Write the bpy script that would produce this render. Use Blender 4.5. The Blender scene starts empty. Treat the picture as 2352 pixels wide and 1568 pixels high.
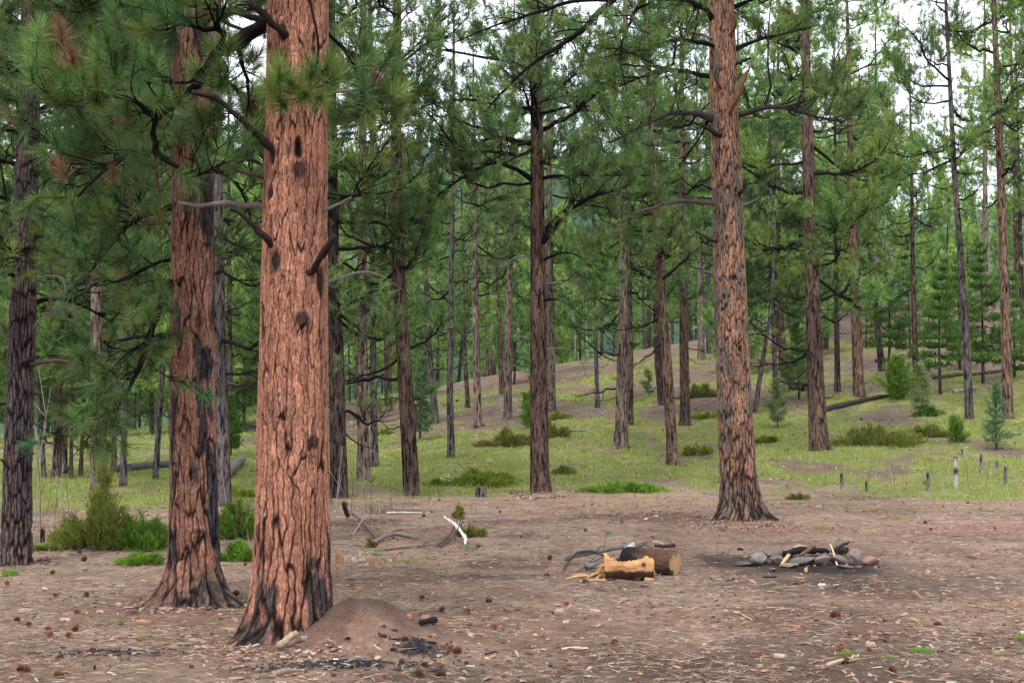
import bpy, math
import numpy as np

# ------------------------------------------------------------------ camera, sky, sun, exposure
S = bpy.context.scene
COL = S.collection
FPX, CU, CV, HORIZ, CAMH = 2352 * 50 / 36.0, 1176.0, 784.0, 970.0, 1.6
PITCH = math.atan((HORIZ - CV) / FPX)
cam_d = bpy.data.cameras.new('camera')
cam_d.lens = 50
cam_d.sensor_width = 36
cam_d.clip_start = 0.1
cam_d.clip_end = 9000
cam = bpy.data.objects.new('camera', cam_d)
COL.objects.link(cam)
cam.location = (0, 0, CAMH)
cam.rotation_euler = (math.radians(90) + PITCH, 0, 0)
S.camera = cam

SUN_EL, SUN_AZ = math.radians(58), math.radians(205)      # azimuth clockwise from +Y: behind the viewer, a little left
W = bpy.data.worlds.new('World')
S.world = W
W.use_nodes = True
nt = W.node_tree
nt.nodes.clear()
wout = nt.nodes.new('ShaderNodeOutputWorld')
wbg = nt.nodes.new('ShaderNodeBackground')
wbg.inputs['Strength'].default_value = 0.12
wsky = nt.nodes.new('ShaderNodeTexSky')
wsky.sky_type = 'NISHITA'
wsky.sun_disc = False
wsky.sun_elevation = SUN_EL
wsky.sun_rotation = SUN_AZ
wmix = nt.nodes.new('ShaderNodeMix')
wmix.data_type = 'RGBA'
wtc = nt.nodes.new('ShaderNodeTexCoord')
wns = nt.nodes.new('ShaderNodeTexNoise')
wns.inputs['Scale'].default_value = 2.2
wns.inputs['Detail'].default_value = 5
wmr = nt.nodes.new('ShaderNodeMapRange')
wmr.inputs['From Min'].default_value = 0.3
wmr.inputs['From Max'].default_value = 0.55
wmr.inputs['To Min'].default_value = 0.8
wmr.inputs['To Max'].default_value = 0.97
wmix.inputs['B'].default_value = (8.2, 8.5, 9.0, 1)       # overcast cloud sheet
nt.links.new(wtc.outputs['Generated'], wns.inputs['Vector'])
nt.links.new(wns.outputs['Fac'], wmr.inputs['Value'])
nt.links.new(wmr.outputs['Result'], wmix.inputs['Factor'])
nt.links.new(wsky.outputs['Color'], wmix.inputs['A'])
nt.links.new(wmix.outputs['Result'], wbg.inputs['Color'])
nt.links.new(wbg.outputs['Background'], wout.inputs['Surface'])

sun_d = bpy.data.lights.new('sun', 'SUN')
sun_d.energy = 1.5
sun_d.angle = math.radians(12)
sun_d.color = (1.0, 0.965, 0.91)
sun = bpy.data.objects.new('sun', sun_d)
COL.objects.link(sun)
# light travels along -Z of the lamp; the sun stands at azimuth SUN_AZ
sun.rotation_euler = (math.radians(90) - SUN_EL, 0, math.pi - SUN_AZ)
sun.location = (-10, -20, 40)

S.view_settings.view_transform = 'Standard'
S.view_settings.look = 'None'
S.view_settings.exposure = 1.12
S.view_settings.gamma = 1
S.view_settings.use_curve_mapping = False
S.cycles.max_bounces = 5
S.cycles.diffuse_bounces = 3
S.cycles.glossy_bounces = 1
S.cycles.transmission_bounces = 3
S.cycles.volume_bounces = 0
S.cycles.transparent_max_bounces = 4
S.cycles.caustics_reflective = False
S.cycles.caustics_refractive = False
S.cycles.use_adaptive_sampling = False
S.cycles.use_denoising = True

# ------------------------------------------------------------------ numeric helpers
PI = math.pi
RNG = np.random.default_rng(7)


def smooth(a, b, x):
    t = np.clip((x - a) / (b - a), 0, 1)
    return t * t * (3 - 2 * t)


def hsh(ix, iy, iz, seed):
    h = (ix.astype(np.int64) * 374761393 + iy.astype(np.int64) * 668265263 + iz.astype(np.int64) * 2147483647 + seed * 974711) & 0xFFFFFFFF
    h = ((h ^ (h >> 13)) * 1274126177) & 0xFFFFFFFF
    h = ((h ^ (h >> 15)) * 2246822519) & 0xFFFFFFFF
    h = h ^ (h >> 16)
    return (h & 0xFFFFFF) / float(0xFFFFFF)


def vnoise(x, y, z=None, seed=0):
    x = np.asarray(x, float)
    y = np.asarray(y, float) + 0 * x
    z = np.zeros_like(x) if z is None else np.asarray(z, float) + 0 * x
    fx, fy, fz = np.floor(x), np.floor(y), np.floor(z)
    tx, ty, tz = x - fx, y - fy, z - fz
    tx, ty, tz = (t * t * (3 - 2 * t) for t in (tx, ty, tz))
    r = 0
    for a in (0, 1):
        wa = tx if a else 1 - tx
        for b in (0, 1):
            wb = ty if b else 1 - ty
            for c in (0, 1):
                wc = tz if c else 1 - tz
                r = r + wa * wb * wc * hsh(fx + a, fy + b, fz + c, seed)
    return r * 2 - 1


def fbm(x, y, z=None, o=4, seed=0):
    r, amp, tot = 0, 1.0, 0.0
    zz = 0.0 if z is None else z
    for k in range(o):
        r = r + amp * vnoise(np.asarray(x) * 2 ** k, np.asarray(y) * 2 ** k, None if z is None else zz * 2 ** k, seed + k * 17)
        tot += amp
        amp *= 0.5
    return r / tot


def norm(v):
    return v / np.maximum(np.linalg.norm(v, axis=-1, keepdims=True), 1e-9)


def at(u, v, Y):
    a, b = (u - CU) / FPX, (CV - v) / FPX
    dy = math.cos(PITCH) - math.sin(PITCH) * b
    dz = math.sin(PITCH) + math.cos(PITCH) * b
    return np.array([a / dy * Y, Y, CAMH + dz / dy * Y])


MOUND = (at(838, 1450, 10.4)[0], 10.35)
TREE_BUMPS = []


def terrain(x, y, fine=True):
    x = np.asarray(x, float)
    y = np.asarray(y, float)
    slope = 0.073 + 0.0026 * x
    slope = 0.08 * np.logaddexp(0, (slope) / 0.016) * 0.016 / 0.08     # soft floor at 0
    slope = np.minimum(slope, 0.15 + 0.02 * np.tanh((slope - 0.15) / 0.1))
    yy = y - 29.5
    up = np.where(yy > 0, yy * yy / (yy + 2.2), 0)
    cap = 62.0
    up = np.where(up > cap, cap + 12 * np.tanh((up - cap) / 12), up)
    z = slope * up
    back = np.clip(y - 118, 0, None)
    z = z - 9 * (1 - np.exp(-back / 90.0)) * np.clip(z / 6.0, 0, 1)
    z = z + 0.35 * fbm(x / 11.0, y / 11.0, o=3, seed=5) * smooth(30, 45, y)
    z = z + 0.05 * fbm(x / 2.6, y / 2.6, o=3, seed=9) + 0.0
    if fine:
        d = np.hypot((x - MOUND[0]) / 0.45, (y - MOUND[1]) / 0.42)
        z = z + 0.29 * np.exp(-d ** 2.4) * (1 + 0.12 * fbm(x * 5, y * 5, o=3, seed=4))
        for (bx, by, r, h) in TREE_BUMPS:
            dd = np.hypot(x - bx, y - by) / r
            z = z + h * np.exp(-dd * dd)
    # far hills
    r = np.hypot(x, y)
    ridge = np.exp(-((y - 820) / 230.0) ** 2) * np.exp(-((x + 30) / 330.0) ** 2) * 150
    ridge = ridge + np.exp(-((y - 2600) / 700.0) ** 2) * (330 + 60 * np.tanh(x / 900.0)) * smooth(-400, 700, x)
    ridge = ridge + np.exp(-((y - 900) / 300.0) ** 2) * np.exp(-((x + 620) / 300.0) ** 2) * 90
    z = z + ridge * (1 + 0.18 * fbm(x / 160.0, y / 160.0, o=4, seed=21)) * smooth(200, 420, r)
    return z


def gz(x, y):
    return float(terrain(np.array([x]), np.array([y]))[0])


def ground(u, v):
    ys = np.exp(np.linspace(math.log(4.5), math.log(260), 2600))
    a, b = (u - CU) / FPX, (CV - v) / FPX
    dy = math.cos(PITCH) - math.sin(PITCH) * b
    dz = math.sin(PITCH) + math.cos(PITCH) * b
    z = CAMH + dz / dy * ys
    t = terrain(a / dy * ys, ys)
    hit = np.nonzero(z <= t)[0]
    k = hit[0] if len(hit) else len(ys) - 1
    Y = ys[k]
    return np.array([a / dy * Y, Y, t[k]])


# ------------------------------------------------------------------ mesh helpers
def mk(name, V, F, mat=None, parent=None, org=(0, 0, 0), col=None, sm=False, kind=None, label=None, cat=None, group=None, attr='tint'):
    V = np.asarray(V, np.float32) - np.asarray(org, np.float32)
    Fs = F if isinstance(F, list) else [F]
    Fs = [np.asarray(f, np.int32) for f in Fs if len(f)]
    me = bpy.data.meshes.new(name)
    me.vertices.add(len(V))
    me.vertices.foreach_set('co', V.ravel())
    nl = sum(f.size for f in Fs)
    npoly = sum(len(f) for f in Fs)
    me.loops.add(nl)
    me.loops.foreach_set('vertex_index', np.concatenate([f.ravel() for f in Fs]))
    me.polygons.add(npoly)
    tot = np.concatenate([np.full(len(f), f.shape[1], np.int32) for f in Fs])
    st = np.concatenate([[0], np.cumsum(tot)[:-1]]).astype(np.int32)
    me.polygons.foreach_set('loop_start', st)
    me.polygons.foreach_set('loop_total', tot)
    if sm:
        me.polygons.foreach_set('use_smooth', np.ones(npoly, bool))
    if col is not None:
        c = np.ones((len(V), 4), np.float32)
        c[:, :3] = np.clip(col, 0, 1)
        a = me.attributes.new(attr, 'FLOAT_COLOR', 'POINT')
        a.data.foreach_set('color', c.ravel())
    me.update(calc_edges=True)
    if mat is not None:
        me.materials.append(mat)
    o = bpy.data.objects.new(name, me)
    COL.objects.link(o)
    if parent is not None:
        o.parent = parent
    else:
        o.location = org
    tag(o, label, cat, group, kind)
    return o


def tag(o, label=None, cat=None, group=None, kind=None):
    if label:
        o['label'] = label
    if cat:
        o['category'] = cat
    if group:
        o['group'] = group
    if kind:
        o['kind'] = kind


def empty(name, loc, label, cat, group=None):
    o = bpy.data.objects.new(name, None)
    o.empty_display_size = 0.2
    COL.objects.link(o)
    o.location = loc
    tag(o, label, cat, group)
    return o


class Acc:
    """collects vertices, quads, tris and colours of one mesh"""
    def __init__(s):
        s.V, s.Q, s.T, s.C, s.n = [], [], [], [], 0

    def add(s, V, Q=None, T=None, C=None):
        V = np.asarray(V, float).reshape(-1, 3)
        if Q is not None and len(Q):
            s.Q.append(np.asarray(Q) + s.n)
        if T is not None and len(T):
            s.T.append(np.asarray(T) + s.n)
        s.V.append(V)
        if C is not None:
            s.C.append(np.broadcast_to(np.asarray(C, float), V.shape))
        s.n += len(V)

    def build(s, name, mat, parent=None, org=(0, 0, 0), **k):
        F = []
        if s.Q:
            F.append(np.concatenate(s.Q))
        if s.T:
            F.append(np.concatenate(s.T))
        c = np.concatenate(s.C) if s.C else None
        return mk(name, np.concatenate(s.V), F, mat, parent, org, c, **k)


def tubes(P, R, sides, caps=True):
    """P (B,n,3), R (B,n) -> V, quads, tris"""
    P = np.asarray(P, float)
    R = np.asarray(R, float)
    if P.ndim == 2:
        P, R = P[None], R[None]
    B, n, _ = P.shape
    T = np.gradient(P, axis=1)
    T = norm(T)
    mean = norm(P[:, -1] - P[:, 0])
    ref = np.where((np.abs(mean[:, 2]) > 0.8)[:, None], np.array([1.0, 0.13, 0]), np.array([0.11, 0.07, 1.0]))[:, None, :]
    A = norm(np.cross(T, ref))
    Bn = np.cross(T, A)
    th = np.arange(sides) * 2 * PI / sides
    ring = A[:, :, None, :] * np.cos(th)[None, None, :, None] + Bn[:, :, None, :] * np.sin(th)[None, None, :, None]
    V = P[:, :, None, :] + ring * R[:, :, None, None]
    V = V.reshape(-1, 3)
    b = np.arange(B)[:, None, None] * n * sides
    i = np.arange(n - 1)[None, :, None] * sides
    j = np.arange(sides)[None, None, :]
    j2 = (j + 1) % sides
    Q = np.stack([b + i + j, b + i + sides + j, b + i + sides + j2, b + i + j2], -1).reshape(-1, 4)
    Tt = []
    if caps:
        for k in range(1, sides - 1):
            e = (np.arange(B) * n * sides)
            l = e + (n - 1) * sides
            Tt.append(np.stack([e, e + k, e + k + 1], -1))
            Tt.append(np.stack([l, l + k + 1, l + k], -1))
        Tt = np.concatenate(Tt)
    return V, Q, Tt


def resample(P, n):
    P = np.asarray(P, float)
    d = np.concatenate([[0], np.cumsum(np.linalg.norm(np.diff(P, axis=0), axis=1))])
    # smooth cubic-ish: chaikin twice, then linear
    Q = P
    for _ in range(2):
        Q = np.concatenate([[Q[0]], np.stack([Q[:-1] * .75 + Q[1:] * .25, Q[:-1] * .25 + Q[1:] * .75], 1).reshape(-1, 3), [Q[-1]]])
    d = np.concatenate([[0], np.cumsum(np.linalg.norm(np.diff(Q, axis=0), axis=1))])
    t = np.linspace(0, d[-1], n)
    return np.stack([np.interp(t, d, Q[:, k]) for k in range(3)], -1)


# ------------------------------------------------------------------ materials
def new_mat(name, rough=0.9, spec=0.15):
    m = bpy.data.materials.new(name)
    m.use_nodes = True
    n = m.node_tree.nodes
    b = n['Principled BSDF']
    b.inputs['Roughness'].default_value = rough
    b.inputs['Specular IOR Level'].default_value = spec
    return m, n, m.node_tree.links, b


def N(n, t, **k):
    o = n.new(t)
    for a, v in k.items():
        if a in o.inputs:
            o.inputs[a].default_value = v
        else:
            setattr(o, a, v)
    return o


def tint_mat(name, scale=(40, 40, 10), var=0.45, bump=0.5, dist=0.01, rough=0.95, spec=0.03, attr='tint'):
    m, n, l, b = new_mat(name, rough, spec)
    a = N(n, 'ShaderNodeAttribute', attribute_name=attr)
    tc = N(n, 'ShaderNodeTexCoord')
    mp = N(n, 'ShaderNodeMapping')
    mp.inputs['Scale'].default_value = scale
    ns = N(n, 'ShaderNodeTexNoise', Scale=1.0, Detail=6.0, Roughness=0.65)
    l.new(tc.outputs['Object'], mp.inputs['Vector'])
    l.new(mp.outputs['Vector'], ns.inputs['Vector'])
    mr = N(n, 'ShaderNodeMapRange')
    mr.inputs['From Min'].default_value = 0.25
    mr.inputs['From Max'].default_value = 0.75
    mr.inputs['To Min'].default_value = 1 - var
    mr.inputs['To Max'].default_value = 1 + var
    l.new(ns.outputs['Fac'], mr.inputs['Value'])
    mx = N(n, 'ShaderNodeVectorMath', operation='SCALE')
    l.new(a.outputs['Color'], mx.inputs[0])
    l.new(mr.outputs['Result'], mx.inputs['Scale'])
    l.new(mx.outputs['Vector'], b.inputs['Base Color'])
    bp = N(n, 'ShaderNodeBump', Strength=bump, Distance=dist)
    l.new(ns.outputs['Fac'], bp.inputs['Height'])
    l.new(bp.outputs['Normal'], b.inputs['Normal'])
    return m


def near_bark():
    m = tint_mat('pine_bark', (95, 95, 42), 0.42, 0.9, 0.010)
    n, l = m.node_tree.nodes, m.node_tree.links
    b = n['Principled BSDF']
    tc = N(n, 'ShaderNodeTexCoord')
    mp = N(n, 'ShaderNodeMapping')
    mp.inputs['Scale'].default_value = (1, 1, 0.30)
    vo = N(n, 'ShaderNodeTexVoronoi', feature='DISTANCE_TO_EDGE', Scale=46.0)
    vc = N(n, 'ShaderNodeTexVoronoi', Scale=46.0)
    nz = N(n, 'ShaderNodeTexNoise', Scale=30.0, Detail=3.0)
    ad = N(n, 'ShaderNodeVectorMath', operation='MULTIPLY_ADD')
    ad.inputs[1].default_value = (.03, .03, .03)
    l.new(tc.outputs['Object'], mp.inputs['Vector'])
    l.new(nz.outputs['Color'], ad.inputs[0])
    l.new(mp.outputs['Vector'], ad.inputs[2])
    l.new(ad.outputs['Vector'], vo.inputs['Vector'])
    l.new(ad.outputs['Vector'], vc.inputs['Vector'])
    r = N(n, 'ShaderNodeMapRange')
    r.inputs['From Max'].default_value = 0.10
    r.inputs['To Min'].default_value = 0.50
    r.inputs['To Max'].default_value = 1.0
    l.new(vo.outputs['Distance'], r.inputs['Value'])
    sp = N(n, 'ShaderNodeSeparateColor')
    l.new(vc.outputs['Color'], sp.inputs['Color'])
    r2 = N(n, 'ShaderNodeMapRange')
    r2.inputs['To Min'].default_value = 0.78
    r2.inputs['To Max'].default_value = 1.30
    l.new(sp.outputs['Red'], r2.inputs['Value'])
    mm = N(n, 'ShaderNodeMath', operation='MULTIPLY')
    l.new(r.outputs['Result'], mm.inputs[0])
    l.new(r2.outputs['Result'], mm.inputs[1])
    src = b.inputs['Base Color'].links[0].from_socket
    sc = N(n, 'ShaderNodeVectorMath', operation='SCALE')
    l.new(src, sc.inputs[0])
    l.new(mm.outputs['Value'], sc.inputs['Scale'])
    l.new(sc.outputs['Vector'], b.inputs['Base Color'])
    bp = N(n, 'ShaderNodeBump', Strength=0.6, Distance=0.008)
    l.new(mm.outputs['Value'], bp.inputs['Height'])
    l.new(b.inputs['Normal'].links[0].from_socket, bp.inputs['Normal'])
    l.new(bp.outputs['Normal'], b.inputs['Normal'])
    return m


M_BARK = near_bark()
M_LOGBARK = tint_mat('log_bark', (95, 95, 42), 0.5, 1.0, 0.010)
M_TWIG = tint_mat('branch_bark', (55, 55, 55), 0.45, 0.5, 0.006)
M_WOOD = tint_mat('split_wood', (6, 60, 60), 0.28, 0.6, 0.006)
M_ROCK = tint_mat('rock', (26, 26, 26), 0.35, 0.7, 0.012, rough=0.85)
M_CHIP = tint_mat('wood_chip', (80, 80, 80), 0.25, 0.4, 0.003)
M_CONE = tint_mat('pine_cone', (120, 120, 120), 0.3, 0.4, 0.002, rough=0.75)


def far_bark():
    """procedural furrowed bark for the distant trunks: vertical dark fissures between plates"""
    m, n, l, b = new_mat('furrowed_bark', 0.95, 0.03)
    a = N(n, 'ShaderNodeAttribute', attribute_name='tint')
    tc = N(n, 'ShaderNodeTexCoord')
    mp = N(n, 'ShaderNodeMapping')
    mp.inputs['Scale'].default_value = (17, 17, 3.2)
    ns = N(n, 'ShaderNodeTexNoise', Scale=1.0, Detail=7.0, Roughness=0.7, Distortion=0.6)
    l.new(tc.outputs['Object'], mp.inputs['Vector'])
    l.new(mp.outputs['Vector'], ns.inputs['Vector'])
    r = N(n, 'ShaderNodeValToRGB')
    e = r.color_ramp.elements
    e[0].position, e[0].color = 0.41, (0.06, 0.05, 0.05, 1)
    e[1].position, e[1].color = 0.56, (1.0, 1.0, 1.0, 1)
    x = e.new(0.72)
    x.color = (1.3, 1.2, 1.12, 1)
    l.new(ns.outputs['Fac'], r.inputs['Fac'])
    mx = N(n, 'ShaderNodeMix', data_type='RGBA', blend_type='MULTIPLY')
    mx.inputs['Factor'].default_value = 1
    l.new(a.outputs['Color'], mx.inputs['A'])
    l.new(r.outputs['Color'], mx.inputs['B'])
    l.new(mx.outputs['Result'], b.inputs['Base Color'])
    bp = N(n, 'ShaderNodeBump', Strength=0.9, Distance=0.03)
    l.new(ns.outputs['Fac'], bp.inputs['Height'])
    l.new(bp.outputs['Normal'], b.inputs['Normal'])
    return m


M_FBARK = far_bark()


def leaf_mat(name, trans=0.26, rough=0.5, spec=0.12):
    m, n, l, b = new_mat(name, rough, spec)
    a = N(n, 'ShaderNodeAttribute', attribute_name='tint')
    oi = N(n, 'ShaderNodeObjectInfo')
    mu = N(n, 'ShaderNodeVectorMath', operation='MULTIPLY')
    l.new(a.outputs['Color'], mu.inputs[0])
    l.new(oi.outputs['Color'], mu.inputs[1])
    l.new(mu.outputs['Vector'], b.inputs['Base Color'])
    t = N(n, 'ShaderNodeBsdfTranslucent')
    hs = N(n, 'ShaderNodeHueSaturation', Saturation=1.1, Value=1.25)
    l.new(mu.outputs['Vector'], hs.inputs['Color'])
    l.new(hs.outputs['Color'], t.inputs['Color'])
    mx = N(n, 'ShaderNodeMixShader')
    mx.inputs['Fac'].default_value = trans
    l.new(b.outputs['BSDF'], mx.inputs[1])
    l.new(t.outputs['BSDF'], mx.inputs[2])
    l.new(mx.outputs['Shader'], n['Material Output'].inputs['Surface'])
    return m


M_NEEDLE = leaf_mat('pine_needles')
M_LEAF = leaf_mat('grass_and_leaves', 0.35, 0.6, 0.15)


def ground_mat():
    m, n, l, b = new_mat('forest_floor', 0.97, 0.02)
    a = N(n, 'ShaderNodeAttribute', attribute_name='tint')
    tc = N(n, 'ShaderNodeTexCoord')
    n1 = N(n, 'ShaderNodeTexNoise', Scale=9.0, Detail=8.0, Roughness=0.72)
    n2 = N(n, 'ShaderNodeTexNoise', Scale=55.0, Detail=5.0, Roughness=0.7)
    l.new(tc.outputs['Object'], n1.inputs['Vector'])
    l.new(tc.outputs['Object'], n2.inputs['Vector'])
    ad = N(n, 'ShaderNodeMath', operation='ADD')
    l.new(n1.outputs['Fac'], ad.inputs[0])
    l.new(n2.outputs['Fac'], ad.inputs[1])
    mr = N(n, 'ShaderNodeMapRange')
    mr.inputs['From Min'].default_value = 0.65
    mr.inputs['From Max'].default_value = 1.35
    mr.inputs['To Min'].default_value = 0.45
    mr.inputs['To Max'].default_value = 1.55
    l.new(ad.outputs['Value'], mr.inputs['Value'])
    n3 = N(n, 'ShaderNodeTexNoise', Scale=1.6, Detail=6.0, Roughness=0.7, Distortion=0.5)
    l.new(tc.outputs['Object'], n3.inputs['Vector'])
    m3 = N(n, 'ShaderNodeMapRange')
    m3.inputs['From Min'].default_value = 0.3
    m3.inputs['From Max'].default_value = 0.7
    m3.inputs['To Min'].default_value = 0.68
    m3.inputs['To Max'].default_value = 1.28
    l.new(n3.outputs['Fac'], m3.inputs['Value'])
    mm = N(n, 'ShaderNodeMath', operation='MULTIPLY')
    l.new(mr.outputs['Result'], mm.inputs[0])
    l.new(m3.outputs['Result'], mm.inputs[1])
    mx = N(n, 'ShaderNodeVectorMath', operation='SCALE')
    l.new(a.outputs['Color'], mx.inputs[0])
    l.new(mm.outputs['Value'], mx.inputs['Scale'])
    l.new(mx.outputs['Vector'], b.inputs['Base Color'])
    bp = N(n, 'ShaderNodeBump', Strength=0.9, Distance=0.035)
    l.new(ad.outputs['Value'], bp.inputs['Height'])
    l.new(bp.outputs['Normal'], b.inputs['Normal'])
    return m


M_GROUND = ground_mat()

# ------------------------------------------------------------------ ground
FIRE = ground(1850, 1300)
for (u, v, r, h) in ((447, 1388, 0.5, 0.06), (1705, 1203, 0.7, 0.07), (1240, 1138, 0.9, 0.06)):
    q = ground(u, v)
    TREE_BUMPS.append((q[0], q[1], r, h))


def green_mask(x, y):
    n = fbm(x / 3.0, y / 4.5, o=4, seed=31)
    n2 = fbm(x / 9.0, y / 12.0, o=3, seed=37)
    edge = 30.3 + 2.2 * fbm(x / 4.0, y * 0 + 3, o=2, seed=40) + np.where(x < -4, np.clip((-4 - x) * 1.1, 0, 8) * -1, 0)
    on = smooth(-0.8, 1.0, y - edge)
    bias = 0.22 - smooth(38, 56, y) * 0.16 - smooth(52, 70, y) * 0.1 + smooth(-8, -16, x) * 0.25
    n0 = fbm(x / 0.9, y / 1.6, o=3, seed=33)
    g = smooth(-0.06, 0.24, n * 0.65 + n2 * 0.5 + n0 * 0.55 + bias) * on
    return g


def ground_cols(x, y):
    c_lit = np.array([0.280, 0.196, 0.146])
    c_soil = np.array([0.205, 0.134, 0.101])
    c_red = np.array([0.245, 0.142, 0.105])
    c_dark = np.array([0.088, 0.062, 0.052])
    c_char = np.array([0.030, 0.028, 0.030])
    c_grass = np.array([0.185, 0.205, 0.060])
    c_dry = np.array([0.34, 0.27, 0.155])
    c_hill = np.array([0.165, 0.120, 0.093])
    c_far = np.array([0.045, 0.085, 0.04])
    n1 = fbm(x / 1.1, y / 1.8, o=4, seed=51)
    n2 = fbm(x / 0.35, y / 0.5, o=3, seed=52)
    n3 = fbm(x / 2.4, y / 3.0, o=3, seed=53)

    def mix(c, d, w):
        return c * (1 - w[:, None]) + d * w[:, None]
    c = np.tile(c_lit, (len(x), 1))
    c = mix(c, c_soil, smooth(-0.1, 0.45, n1) * 0.8)
    c = mix(c, c_dark, smooth(0.12, 0.5, n3 + 0.25 * n2 + smooth(2.0, 4.5, x) * smooth(14, 10, y) * 0.25) * 0.72)
    # dry grass belt at the clearing's edge
    c = mix(c, c_dry, smooth(24, 30, y) * smooth(40, 31, y) * smooth(-0.15, 0.35, n1 + 0.3 * n2) * 0.55)
    c = mix(c, c_hill, smooth(31, 36, y))
    g = green_mask(x, y)
    c = mix(c, mix(np.tile(c_grass, (len(x), 1)), c_dry, smooth(0.05, 0.5, n2 * 0.6 + n3 * 0.7) * 0.45), g * 0.9)
    # bare red dirt
    red = np.zeros(len(x))
    for (u, v, r, k) in ((480, 1410, 0.55, .75), (490, 1492, 0.32, .95), (1790, 1212, 1.1, .8), (2330, 1216, 1.6, .6), (1480, 1160, 2.0, .35), (1800, 1425, 0.9, .45), (815, 1462, 0.55, .75)):
        q = ground(u, v)
        red = np.maximum(red, k * np.exp(-(np.hypot((x - q[0]) / 1.4, (y - q[1]) / 1.0) / r) ** 2 + 0.5 * n2))
    c = mix(c, c_red, np.clip(red, 0, 0.95))
    md = np.exp(-(np.hypot((x - MOUND[0] + .05) / .42, (y - MOUND[1]) / .4)) ** 2) * smooth(-.15, .35, n2 + .4 * n1)
    c = mix(c, c_dark, np.clip(md, 0, .75))
    # burnt ground round the fire ring, ash by the mound
    ch = np.zeros(len(x))
    for (u, v, rx, ry, k) in ((1850, 1300, 1.15, 1.5, 1.0), (1690, 1290, 0.9, 0.9, .85), (1960, 1340, 1.5, 1.5, .62), (2170, 1340, 1.5, 1.4, .42), (255, 1500, 0.30, 0.13, .8), (820, 1527, 0.34, 0.10, .95), (960, 1490, 0.18, 0.16, .6), (620, 1540, .3, .09, .55), (1000, 1448, 0.12, 0.05, .5)):
        q = ground(u, v)
        d = np.hypot((x - q[0]) / rx, (y - q[1]) / ry)
        ch = np.maximum(ch, k * smooth(1.25, 0.35, d + 0.45 * n2 + 0.2 * n1))
    c = mix(c, c_char, ch * 0.92)
    # forest cover of the far slopes
    far = smooth(140, 260, np.hypot(x, y))
    c = mix(c, c_far, far)
    return c


def build_ground():
    ang_f = np.linspace(-25, 25, 350)
    ang = np.radians(np.concatenate([np.linspace(-180, -26.5, 24), ang_f, np.linspace(26.5, 175, 24)]))
    rad = np.concatenate([[0.3, 2.0, 4.0, 5.5], np.exp(np.linspace(math.log(6.5), math.log(130), 330)), np.exp(np.linspace(math.log(135), math.log(5200), 60))])
    A, R = np.meshgrid(ang, rad)
    x, y = (R * np.sin(A)).ravel(), (R * np.cos(A)).ravel()
    z = terrain(x, y)
    near = smooth(45, 20, y)
    z = z + near * 0.018 * fbm(x / 0.16, y / 0.16, o=3, seed=71) + smooth(29, 34, y) * smooth(120, 90, y) * 0.05 * fbm(x / 0.5, y / 0.5, o=3, seed=72)
    nr, na = len(rad), len(ang)
    i = np.arange(nr - 1)[:, None] * na
    j = np.arange(na)[None, :]
    j2 = (j + 1) % na
    Q = np.stack([i + j, i + j2, i + na + j2, i + na + j], -1).reshape(-1, 4)
    V = np.stack([x, y, z], -1)
    c0 = len(V)
    V = np.concatenate([V, [[0, 0, float(z[:na].mean())]]])
    T = np.stack([np.full(na, c0), (np.arange(na) + 1) % na, np.arange(na)], -1)
    cols = np.concatenate([ground_cols(x, y), [[0.2, 0.14, 0.1]]])
    mk('forest_ground', V, [Q, T], M_GROUND, col=cols, sm=True, kind='structure', label='needle-strewn clearing rising into a grassy wooded slope', cat='ground')


build_ground()

# ------------------------------------------------------------------ foliage and branches
GREENS = dict(
    pine=np.array([0.138, 0.220, 0.072]), dark=np.array([0.090, 0.148, 0.048]), light=np.array([0.178, 0.270, 0.076]),
    blue=np.array([0.135, 0.215, 0.105]), fir=np.array([0.105, 0.200, 0.042]), bright=np.array([0.140, 0.255, 0.032]),
    olive=np.array([0.180, 0.205, 0.042]), moss=np.array([0.21, 0.275, 0.042]), pale=np.array([0.19, 0.25, 0.11]))


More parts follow.
